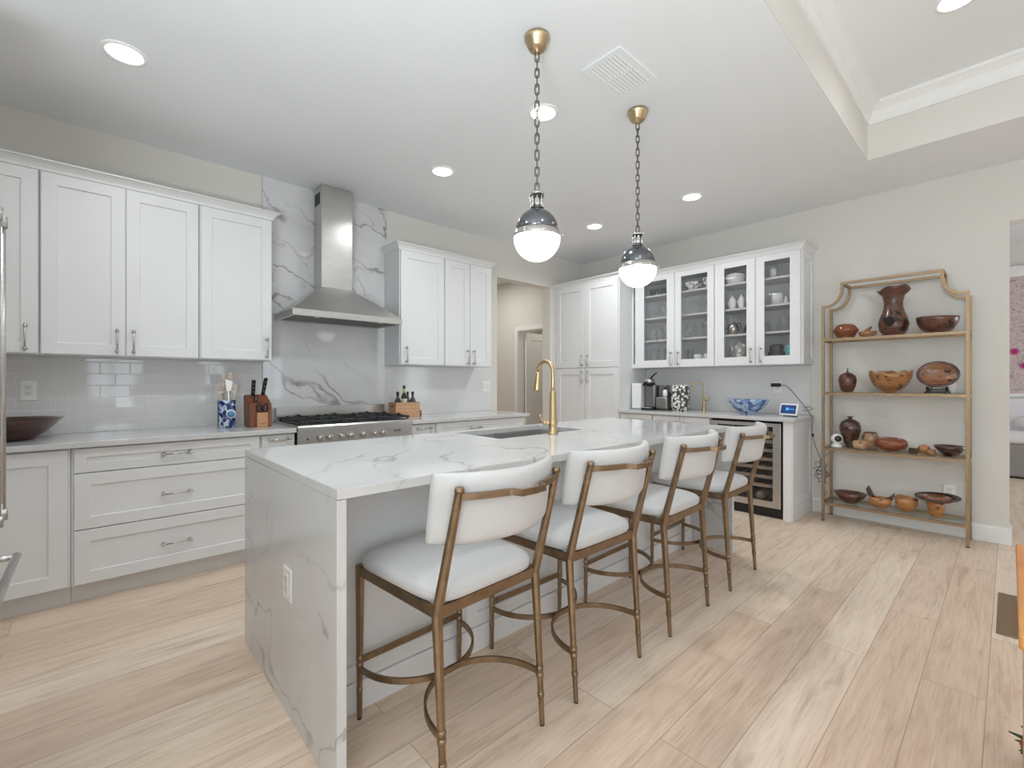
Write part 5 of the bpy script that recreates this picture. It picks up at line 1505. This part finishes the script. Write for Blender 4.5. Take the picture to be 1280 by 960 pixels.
# ------------------------------------------------------------------ things on the range wall counters
CZ = 0.9055
m = MB(); bx_, by_ = -0.345, 3.83
m.lathe([(0.10, 0), (0.105, 0.004), (0.15, 0.035), (0.195, 0.085), (0.222, 0.118), (0.228, 0.122), (0.214, 0.119), (0.15, 0.05), (0.10, 0.02), (0, 0.016)], (bx_, by_, CZ), 48, wob=lambda a, k: 0.0)
tag(m.build('wooden_bowl', 'bowl_counter' if 'bowl_counter' in M else M.setdefault('bowl_counter', wood('dark_red_bowl', srgb(38, 18, 14), srgb(84, 40, 24), 5, (1, 1, 6), 0.2, 0, 0.6)), loc=(bx_, by_, CZ)), 'wide dark red brown wooden bowl on the counter by the refrigerator', 'bowl')

r = thing('utensil_crock', 'blue and white patterned crock on the counter beside the knife block', 'crock', (0.722, 3.84, CZ))
M['blue_white'] = patterned('blue_white_ceramic', srgb(26, 42, 92), srgb(196, 208, 226), 32, 1.03, 0.15, srgb(30, 56, 118))
m = MB(); m.lathe([(0.052, 0), (0.056, 0.004), (0.057, 0.195), (0.054, 0.2), (0.050, 0.196), (0.048, 0.02), (0, 0.018)], (0.722, 3.84, CZ), 32); m.build('vessel', 'blue_white', r)
m = MB(); d = V(-0.10, -1.0, 0).normalized()
m.lathe([(0.0, 0.0), (0.030, 0.001), (0.031, 0.004), (0, 0.005)], (0.722 + 0.016, 3.84 - 0.0585, CZ + 0.10), 24, tuple(d))
m.mat(1); m.lathe([(0.0, 0.004), (0.023, 0.0045), (0.023, 0.007), (0, 0.0075)], (0.722 + 0.016, 3.84 - 0.0585, CZ + 0.10), 24, tuple(d))
m.build('medallion', [plain('medallion_white', srgb(214, 224, 234), 0.2), plain('medallion_blue', srgb(92, 140, 180), 0.2)], r)
M['spoon_wood'] = wood('bleached_spoon_wood', srgb(176, 160, 146), srgb(212, 200, 188), 5, (1, 1, 5), 0.6, 0, 0)
def utensil(label, top, head, kind='spoon', mat='spoon_wood'):
    b = V(0.722 + (top[0]) * 0.75, 3.84 + top[1] * 1.1, CZ + 0.022); t = V(0.722 + top[0], 3.84 + top[1], CZ + top[2])
    m = MB(); dirv = (t - b).normalized()
    m.tube([b, b.lerp(t, 0.5), t], [0.005, 0.006, 0.006], 8)
    if kind == 'spoon':
        m.ball(t + dirv * head * 1.2, head, 16, (0.85, 0.35, 1.5))
    elif kind == 'fork':
        m.box(t.x - 0.020, t.x + 0.020, t.y - 0.003, t.y + 0.003, t.z - 0.002, t.z + 0.018, 0.002)
        for q in (-0.016, 0.0, 0.016): m.box(t.x + q - 0.004, t.x + q + 0.004, t.y - 0.003, t.y + 0.003, t.z + 0.014, t.z + 0.06, 0.0015)
    else:
        m.prism([(t.x - 0.014, t.z), (t.x + 0.014, t.z), (t.x + 0.024, t.z + 0.07), (t.x - 0.022, t.z + 0.085)], t.y - 0.003, t.y + 0.003, 'y')
    return tag(m.build('kitchen_utensil', mat, loc=tuple(b)), label, 'utensil', 'utensils in the blue crock')
utensil('tall wooden spoon leaning backward in the blue crock', (-0.014, 0.028, 0.33), 0.021)
utensil('wooden spoon with the biggest round bowl in the blue crock', (0.026, 0.022, 0.335), 0.025)
utensil('white slotted server in front in the blue crock', (0.008, -0.028, 0.265), 0.022, 'flat', 'porcelain')
utensil('three pronged wooden fork in the blue crock', (-0.042, -0.014, 0.245), 0.02, 'fork')
utensil('slim wooden spatula leaning outward towards the knife block', (0.043, -0.006, 0.24), 0.02, 'flat')
utensil('second wooden fork beside the three pronged one', (-0.026, 0.006, 0.25), 0.02, 'fork')

# knife block
M['block_wood'] = wood('knife_block_wood', srgb(92, 50, 30), srgb(132, 76, 46), 4, (2, 2, 0.4), 0.45, 0, 0.1)
M['block_pale'] = wood('knife_block_pale_front', srgb(176, 124, 86), srgb(200, 152, 112), 4, (2, 2, 0.4), 0.5, 0, 0.1)
KX0, KX1, KYF, KYB = 0.845, 0.995, 3.73, 3.90
r = thing('knife_block', 'slanted brown wooden knife block with scissors in front', 'knife block', ((KX0 + KX1) / 2, 3.82, CZ))
m = MB(); m.prism([(KYF, CZ), (KYB, CZ), (KYB + 0.015, CZ + 0.222), (KYB - 0.02, CZ + 0.235), (KYF + 0.01, CZ + 0.165)], KX0, KX1, 'x')
bmesh.ops.bevel(m.bm, geom=list(m.bm.edges), offset=0.004, segments=2, affect='EDGES')
m.build('block', 'block_wood', r)
m = MB(); m.box(0.890, 0.962, KYF - 0.022, KYF + 0.001, CZ, CZ + 0.105, 0.003)
sf = m.build('scissor_holder', 'block_pale', r)
m = MB(); m.box(0.906, 0.946, KYF - 0.0232, KYF - 0.0218, CZ + 0.022, CZ + 0.026); m.build('marking', 'block_wood', sf)
def knife(label, x, yb, zb, tilt, L, w=0.017):
    b = V(x, yb, zb); d = V(tilt, -0.30, 1.0).normalized(); t = b + d * L
    m = MB(); m.bar([b - d * 0.02, b + d * L * 0.3, b + d * L * 0.85, t], w, 0.026, (1, 0, 0.0))
    bmesh.ops.bevel(m.bm, geom=list(m.bm.edges), offset=0.004, segments=2, affect='EDGES')
    m.mat(1)
    for q in (0.25, 0.5, 0.75): m.rod(b + d * L * q - V(0, 0.0095, 0), b + d * L * q - V(0, 0.0075, 0) , 0.003, seg=8)
    return tag(m.build('kitchen_knife', ['black', 'nickel'], loc=tuple(b)), label, 'knife', 'knives in the block')
knife('black handled knife standing toward the crock side of the block', 0.898, 3.865, CZ + 0.225, -0.02, 0.125)
knife('black handled knife standing toward the range side of the block', 0.968, 3.875, CZ + 0.232, 0.10, 0.135)
knife('short black handled knife low in the front of the block', 0.895, 3.775, CZ + 0.185, -0.03, 0.045, 0.012)
m = MB()
for s in (-1, 1):
    c = V(0.928 + s * 0.021, KYF - 0.009, CZ + 0.140); pts = []
    for q in range(16):
        a = 2 * PI * q / 16
        pts.append((c.x + math.cos(a) * 0.017 + s * 0.004 * math.sin(a), c.y, c.z + math.sin(a) * 0.030))
    m.tube(pts, 0.0055, 8, True); m.rod((c.x - s * 0.008, c.y, c.z - 0.026), (0.928 - s * 0.004, c.y, CZ + 0.085), 0.006, 0.005)
tag(m.build('scissors', 'black', loc=(0.928, KYF - 0.009, CZ + 0.1)), 'black handled scissors in the pale holder of the knife block', 'scissors')

# bottle crate
M['crate_wood'] = wood('pine_crate', srgb(170, 124, 92), srgb(206, 164, 130), 4, (0.5, 2, 5), 0.6, 0, 0)
BX0, BX1, BY0, BY1 = 2.075, 2.325, 3.84, 3.99
r = thing('bottle_crate', 'small pine crate filled with dark bottles beside the range', 'crate', ((BX0 + BX1) / 2, (BY0 + BY1) / 2, CZ))
BZ = CZ + 0.138
m = MB()
m.box(BX0, BX1, BY0, BY0 + 0.012, CZ, BZ, 0.001); m.box(BX0, BX1, BY1 - 0.012, BY1, CZ, BZ, 0.001); m.box(BX0 + 0.012, BX1 - 0.012, BY0 + 0.012, BY1 - 0.012, CZ, CZ + 0.012)
for xa in (BX0, BX1 - 0.012):
    m.box(xa, xa + 0.012, BY0 + 0.012, BY1 - 0.012, CZ, BZ - 0.055); m.box(xa, xa + 0.012, BY0 + 0.012, BY1 - 0.012, BZ - 0.022, BZ)
    m.box(xa, xa + 0.012, BY0 + 0.012, BY0 + 0.045, BZ - 0.055, BZ - 0.022); m.box(xa, xa + 0.012, BY1 - 0.045, BY1 - 0.012, BZ - 0.055, BZ - 0.022)
m.build('box', 'crate_wood', r)
M['label_cream'] = plain('cream_label', srgb(206, 204, 176), 0.7)
M['cap_yellow'] = plain('yellow_green_neck_label', srgb(188, 190, 92), 0.6)
def bottle(label, x, y, H, R, glass='green_glass', cap='black', lab=None, neck=None):
    b = thing('condiment_bottle', label, 'bottle', (x, y, CZ + 0.0125), 'bottles in the pine crate')
    z = CZ + 0.0125
    m = MB(); m.lathe([(R * 0.9, 0), (R, 0.006), (R, H * 0.58), (R * 0.85, H * 0.66), (R * 0.42, H * 0.76), (R * 0.38, H * 0.93), (0, H * 0.93)], (x, y, z), 20); m.build('glass_body', glass, b)
    m = MB(); m.lathe([(R * 0.46, H * 0.88), (R * 0.46, H), (0, H)], (x, y, z), 16); m.build('cap', cap, b)
    if lab:
        m = MB(); m.lathe([(R + 0.0006, H * 0.3), (R + 0.0006, H * 0.56)], (x, y, z), 20, close=False); m.build('paper_label', lab, b)
    if neck:
        m = MB(); m.lathe([(R * 0.5, H * 0.76), (R * 0.5, H * 0.89)], (x, y, z), 16); m.build('neck_label', neck, b)
bottle('wide dark bottle at the range end of the pine crate', 2.125, 3.90, 0.222, 0.030)
bottle('dark bottle behind at the range end of the pine crate', 2.150, 3.948, 0.225, 0.026, lab='label_cream')
bottle('tallest bottle with yellow green neck in the pine crate', 2.186, 3.89, 0.285, 0.027, lab='label_cream', neck='cap_yellow')
bottle('dark capped bottle right of the tallest in the pine crate', 2.232, 3.905, 0.225, 0.025, 'dark_ware')
bottle('dark bottle at the passage end of the pine crate', 2.284, 3.90, 0.225, 0.028, 'dark_ware')
m = MB(); m.lathe([(0.019, 0), (0.021, 0.004), (0.021, 0.045), (0.016, 0.05), (0.017, 0.06), (0, 0.062)], (2.352, 3.885, CZ), 16)
tag(m.build('spice_jar', M.setdefault('jar_brown', plain('brown_jar', srgb(128, 98, 78), 0.3, noise=0.1)), loc=(2.352, 3.885, CZ)), 'small brown jar beside the pine crate', 'jar')

# ------------------------------------------------------------------ things on the bar counter
BZc = 0.9145
m = MB(); m.box(4.74, 4.90, 2.925, 3.052, BZc + 0.006, BZc + 0.305, 0.012, seg=3)
r = thing('canister', 'plain white upright canister beside the pantry on the bar counter', 'canister', (4.82, 2.99, BZc))
m.build('body', 'white_plastic', r)
m = MB(); m.box(4.735, 4.905, 2.92, 3.057, BZc, BZc + 0.008, 0.003); m.build('base', 'nickel', r)

r = thing('coffee_machine', 'silver and black coffee machine with raised lid on the bar counter', 'coffee machine', (4.83, 2.83, BZc))
M['machine_grey'] = metal('machine_grey', (0.26, 0.265, 0.27), 0.35, amount=0.05)
m = MB(); m.box(4.78, 4.96, 2.765, 2.895, BZc + 0.02, BZc + 0.285, 0.02, seg=3); m.build('tower', 'machine_grey', r)
m = MB(); m.box(4.70, 4.96, 2.76, 2.90, BZc, BZc + 0.022, 0.006); m.build('drip_base', 'black', r)
m = MB(); m.lathe([(0.055, 0), (0.055, 0.006), (0, 0.007)], (4.73, 2.83, BZc + 0.0225), 20); m.build('drip_plate', 'nickel', r)
m = MB(); m.ball((4.80, 2.845, BZc + 0.33), 0.06, 20, (1.15, 1, 0.65)); m.build('lid_head', 'nickel_light', r)
m = MB(); m.box(4.75, 4.86, 2.80, 2.885, BZc + 0.283, BZc + 0.312, 0.008); m.tube([(4.79, 2.83, BZc + 0.36), (4.83, 2.80, BZc + 0.41), (4.84, 2.775, BZc + 0.425)], [0.011, 0.009, 0.007], 10); m.tube([(4.74, 2.89, BZc + 0.28), (4.73, 2.87, BZc + 0.31), (4.75, 2.83, BZc + 0.325)], [0.014, 0.016, 0.012], 10); m.build('lever_arm', 'black', r)
r = thing('countertop_appliance', 'brushed steel appliance with black side handle next to the coffee machine', 'appliance', (4.83, 2.66, BZc))
m = MB(); m.box(4.76, 4.93, 2.605, 2.755, BZc + 0.006, BZc + 0.155, 0.022, seg=3); m.build('body', 'steel_dark', r)
m = MB(); m.box(4.84, 4.94, 2.665, 2.757, BZc + 0.155, BZc + 0.285, 0.008); m.build('water_tank', 'machine_grey', r)
m = MB(); m.box(4.755, 4.935, 2.60, 2.76, BZc, BZc + 0.008, 0.003); m.tube([(4.81, 2.597, BZc + 0.195), (4.80, 2.594, BZc + 0.193), (4.78, 2.594, BZc + 0.192)], [0.012, 0.01, 0.009], 10); m.tube([(4.84, 2.615, BZc + 0.15), (4.83, 2.600, BZc + 0.18), (4.81, 2.597, BZc + 0.195)], [0.008, 0.009, 0.012], 8); m.build('handle', 'black', r)
m = MB(); m.lathe([(0.022, 0), (0.024, 0.003), (0.024, 0.062), (0.014, 0.078), (0.0, 0.079)], (4.795, 2.646, BZc + 0.1555), 18)
m.mat(1); m.lathe([(0.013, 0.079), (0.014, 0.084), (0.014, 0.105), (0, 0.108)], (4.795, 2.646, BZc + 0.1555), 14)
tag(m.build('white_bottle', ['white_plastic', 'black'], loc=(4.795, 2.646, BZc + 0.155)), 'little white bottle with black cap standing on the steel appliance', 'bottle')

M['bag_pattern'] = patterned('black_white_swirl', srgb(226, 223, 219), srgb(62, 58, 58), 34, 1.0, 0.6)
m = MB(); m.smooth = True
def bagring(z, hx, hy, wv): 
    return [m.bm.verts.new(V(4.84 + math.copysign(abs(math.cos(a)) ** 0.55, math.cos(a)) * hx + wv * math.sin(5 * a + z * 60), 2.487 + math.copysign(abs(math.sin(a)) ** 0.55, math.sin(a)) * hy + wv * math.cos(4 * a + z * 40), BZc + z)) for a in [2 * PI * i / 28 for i in range(28)]]
rg = [bagring(0.0, 0.045, 0.078, 0.001), bagring(0.01, 0.055, 0.09, 0.001), bagring(0.10, 0.055, 0.094, 0.003), bagring(0.2, 0.052, 0.096, 0.004), bagring(0.27, 0.048, 0.090, 0.003), bagring(0.288, 0.035, 0.075, 0.003)]
for A, B in zip(rg, rg[1:]):
    for i in range(28): m.face([A[i], A[(i + 1) % 28], B[(i + 1) % 28], B[i]])
m.face(rg[0][::-1], False); m.face(rg[-1], False)
tag(m.build('patterned_canister', 'bag_pattern', loc=(4.84, 2.487, BZc)), 'black and white swirl patterned canister between appliance and small faucet', 'canister')

M['bowl_blue'] = patterned('blue_spatter_bowl', srgb(170, 186, 206), srgb(84, 108, 152), 18, 0.99, 0.12, srgb(128, 154, 192))
m = MB(); m.lathe([(0.068, 0), (0.072, 0.004), (0.068, 0.022), (0.09, 0.03), (0.14, 0.065), (0.175, 0.115), (0.196, 0.148), (0.188, 0.149), (0.165, 0.115), (0.13, 0.07), (0, 0.035)], (4.80, 1.76, BZc), 48, squash=(0.72, 1))
tag(m.build('ceramic_bowl', 'bowl_blue', loc=(4.80, 1.76, BZc)), 'large blue and white ceramic bowl on the bar counter', 'bowl')

r = thing('smart_display', 'small white smart display with dark blue screen on the bar counter', 'display', (4.80, 1.405, BZc))
tilt = 0.25
def disp(m, y0, y1, z0, z1, d0, d1, bev=0.0):
    n0 = len(m.bm.verts); m.box(d0, d1, y0, y1, z0, z1, bev)
    m.bm.verts.ensure_lookup_table()
    R_ = Matrix.Rotation(-0.35, 3, 'Z') @ Matrix.Rotation(tilt, 3, 'Y')
    for v in m.bm.verts[n0:]: v.co = R_ @ v.co + V(4.78, 1.405, BZc)
    return m
disp(MB(), -0.088, 0.088, 0.012, 0.122, 0.0, 0.012, 0.004).build('bezel', 'white_plastic', r)
disp(MB(), -0.074, 0.074, 0.026, 0.108, -0.0012, 0.001).build('screen', 'screen', r)
mm = disp(MB(), -0.005, 0.024, 0.058, 0.082, -0.0022, -0.001); mm.build('screen_icon', 'screen_mark', r)
mm = disp(MB(), -0.058, -0.015, 0.066, 0.072, -0.0022, -0.001); mm.build('screen_text_line', 'screen_mark', r)
m = MB(); m.lathe([(0.055, 0), (0.058, 0.004), (0.046, 0.05), (0.03, 0.085), (0, 0.09)], (4.832, 1.392, BZc), 24, squash=(0.75, 1)); m.build('speaker_base', M.setdefault('grey_cloth', plain('grey_speaker_cloth', srgb(120, 122, 126), 0.9, noise=0.1, nscale=60)), r)

# ------------------------------------------------------------------ outlets, plug and cords
def outlet(label, c, axis, w=0.074, h=0.118, kind='outlet', name='wall_outlet'):
    r = thing(name, label, 'outlet' if kind == 'outlet' else 'switch', c)
    fr = {'A': frA(c[1]), 'B': frB(c[0])}[axis]
    u = c[0] if axis == 'A' else c[1]; z = c[2]
    def slab(m, u0, u1, z0, z1, d0, d1, bev=0.0):
        p, q = fr(u0, d0, z0), fr(u1, d1, z1)
        return m.box(p.x, q.x, p.y, q.y, p.z, q.z, bev)
    slab(MB(), u - w / 2, u + w / 2, z - h / 2, z + h / 2, -0.006, -0.0002, 0.002).build('cover_plate', 'white_plastic', r)
    if kind == 'outlet':
        f = slab(MB(), u - 0.017, u + 0.017, z - 0.034, z + 0.034, -0.0085, -0.006, 0.001).build('socket_face', 'porcelain', r)
        m = MB()
        for dz in (-0.018, 0.018):
            slab(m, u - 0.0085, u - 0.0060, z + dz + 0.000, z + dz + 0.009, -0.0088, -0.0084); slab(m, u + 0.0060, u + 0.0085, z + dz + 0.000, z + dz + 0.009, -0.0088, -0.0084); slab(m, u - 0.002, u + 0.002, z + dz - 0.009, z + dz - 0.004, -0.0088, -0.0084)
        m.build('socket_slots', 'dark_gap', f)
    else:
        for du in (-0.023, 0.023):
            slab(MB(), u + du - 0.016, u + du + 0.016, z - 0.033, z + 0.033, -0.0095, -0.006, 0.001).build('rocker', 'porcelain', r)
    return r
outlet('white double outlet on the tile backsplash above the dark wooden bowl', (-0.283, WA - 0.0145, 1.182), 'A', 0.074, 0.122)
outlet('white double switch plate by the passage opening over the counter', (3.35, WA - 0.0125, 1.185), 'A', 0.118, 0.118, 'switch', 'wall_switch')
outlet('white outlet set in the stone end of the island', (IX0, 1.807, 0.49), 'B', 0.092, 0.118)
outlet('white outlet low on the wall behind the brimmed bowl', (WB, 0.33, 0.345), 'B', 0.074, 0.118)
outlet('white wall plate behind the standing oval dish', (WB, 0.33, 1.215), 'B', 0.074, 0.16, 'switch', 'wall_switch')
outlet('white outlet behind the smart display with a black plug in it', (WB - 0.0125, 1.585, 1.185), 'B', 0.074, 0.118)
m = MB(); px = WB - 0.022
m.box(px - 0.03, px - 0.0005, 1.55, 1.64, 1.188, 1.222, 0.006)
m.tube([(px - 0.02, 1.55, 1.205), (px - 0.025, 1.50, 1.20), (px - 0.03, 1.45, 1.15), (px - 0.05, 1.37, 1.05), (px - 0.08, 1.31, 0.98), (px - 0.10, 1.275, 0.93), (px - 0.10, 1.262, 0.918), (px - 0.10, 1.258, 0.87), (px - 0.09, 1.262, 0.75), (px - 0.06, 1.24, 0.62), (px - 0.04, 1.20, 0.50), (px - 0.02, 1.22, 0.42), (px - 0.03, 1.16, 0.40), (px - 0.03, 1.20, 0.33), (px - 0.03, 1.17, 0.30), (px - 0.02, 1.19, 0.24), (px - 0.02, 1.16, 0.2), (px - 0.02, 1.20, 0.12), (px - 0.02, 1.20, 0.006)], 0.0028, 6)
m.tube([(px - 0.08, 1.33, 0.985), (px - 0.10, 1.28, 1.005), (px - 0.10, 1.25, 0.985), (px - 0.09, 1.29, 0.965), (px - 0.08, 1.34, 0.96)], 0.0028, 6)
m.box(px - 0.105, px - 0.09, 1.245, 1.262, 0.72, 0.75, 0.003)
tag(m.build('power_cord', 'black', loc=(px, 1.5, 1.2)), 'black plug and cord hanging from the outlet down past the bar end', 'cord')
m = MB(); pts = []
for i in range(60):
    a = i * 0.52; rr = 0.045 + 0.02 * math.sin(i * 1.7)
    pts.append((5.03 + 0.02 * math.sin(i * 0.9), 1.19 + rr * math.cos(a), 0.45 + i * -0.0022 + rr * 0.9 * math.sin(a)))
m.tube(pts, 0.0024, 6)
m.tube([(5.05, 1.22, 0.48), (5.105, 1.16, 0.56), (5.106, 1.09, 0.60), (5.106, 1.06, 0.672), (5.05, 1.05, 0.668), (4.955, 1.046, 0.664)], 0.0024, 6)
tag(m.build('camera_cord', 'black', loc=(5.06, 1.19, 0.45)), 'thin dark looped cord hanging beside the gold shelving', 'cord')

# ------------------------------------------------------------------ right frame edge: wooden cabinet, floor register, plant
M['orange_wood'] = wood('orange_oiled_wood', srgb(176, 104, 44), srgb(216, 150, 80), 3, (1, 0.3, 3), 0.4, 0, 0.2)
r = thing('wooden_cabinet', 'orange brown wooden cabinet at the frame edge', 'cabinet', (1.68, -0.3, 0))
m = MB(); m.box(1.33, 2.00, -0.58, -0.026, 0.06, 0.725, 0.003); m.build('body', 'orange_wood', r)
m = MB(); m.box(1.30, 2.035, -0.61, -0.012, 0.725, 0.752, 0.004); m.build('top_board', 'orange_wood', r)
for x, y in ((1.36, -0.06), (1.97, -0.06), (1.36, -0.55), (1.97, -0.55)):
    m = MB(); m.box(x - 0.025, x + 0.025, y - 0.025, y + 0.025, 0, 0.06, 0.003); m.build('foot', 'orange_wood', r)
for a, b in ((1.345, 1.66), (1.67, 1.985)):
    m = MB(); shaker(m, lambda u, d, z: V(u, -0.600 + d, z), a, b, 0.08, 0.71, 0.06, 0.02); d = m.build('door', 'orange_wood', r)
    m = MB(); m.ball((b - 0.03 if a < 1.5 else a + 0.03, -0.612, 0.45), 0.012, 12); m.build('knob', 'brass', d)
r = thing('floor_register', 'flat brass register plate on the oak floor beside the wooden cabinet', 'floor register', (3.59, -0.07, 0))
m = MB(); m.box(3.27, 3.91, -0.18, 0.045, 0.0, 0.006, 0.0015); m.build('plate', 'brass_soft', r)
m = MB()
for i in range(24): m.box(3.30 + i * 0.025, 3.312 + i * 0.025, -0.155, -0.01, 0.0055, 0.0068)
m.build('louvres', 'brass_soft', r)
r = thing('potted_plant', 'small dark green plant with needle leaves behind the wooden cabinet', 'plant', (2.20, -0.072, 0))
M['leaf'] = plain('dark_green_needles', srgb(38, 74, 40), 0.6, noise=0.35, nscale=40)
m = MB(); m.lathe([(0.035, 0), (0.05, 0.07), (0.052, 0.075), (0.046, 0.075), (0.04, 0.06), (0, 0.058)], (2.20, -0.072, 0), 20); m.build('pot', M.setdefault('terracotta', plain('terracotta', srgb(150, 92, 66), 0.8, noise=0.1)), r)
m = MB(); rnd = random.Random(5)
for i in range(46):
    a = rnd.uniform(0, 2 * PI); el = rnd.uniform(-0.25, 1.3); L = rnd.uniform(0.06, 0.105)
    d = V(math.cos(a) * math.cos(el), math.sin(a) * math.cos(el), math.sin(el))
    b = V(2.20, -0.072, 0.07); t = b + d * L
    m.tube([b, b.lerp(t, 0.6) + V(0, 0, 0.008), t], [0.004, 0.0065, 0.002], 6)
m.build('foliage', 'leaf', r)

# ------------------------------------------------------------------ bedroom furniture glimpsed through the opening
M['bed_grey'] = plain('grey_upholstery', srgb(150, 146, 144), 0.9, noise=0.04, nscale=20)
M['linen'] = plain('white_linen', srgb(228, 226, 230), 0.9, noise=0.03)
r = thing('bed', 'grey upholstered bed seen through the bedroom opening', 'bed', (8.95, -0.9, 0))
m = MB(); m.box(8.70, 9.15, -1.9, 0.06, 0.02, 0.44, 0.02); m.build('base', 'bed_grey', r)
m = MB(); m.box(8.69, 9.16, -1.9, 0.07, 0.44, 0.60, 0.04, seg=3); m.build('mattress', 'linen', r)
m = MB(); m.box(8.72, 9.16, -1.85, 0.04, 0.0, 0.02); m.build('plinth', 'dark_gap', r)
m = MB(); m.box(9.20, 9.26, -1.95, 0.12, 0.0, 1.02, 0.02); m.build('headboard', 'linen', r)
m = MB(); m.ball((8.98, -0.22, 0.702), 0.1, 20, (1.0, 2.0, 1.0)); tag(m.build('pillow', 'linen', loc=(8.98, -0.22, 0.6)), 'white pillow on the bed', 'pillow')
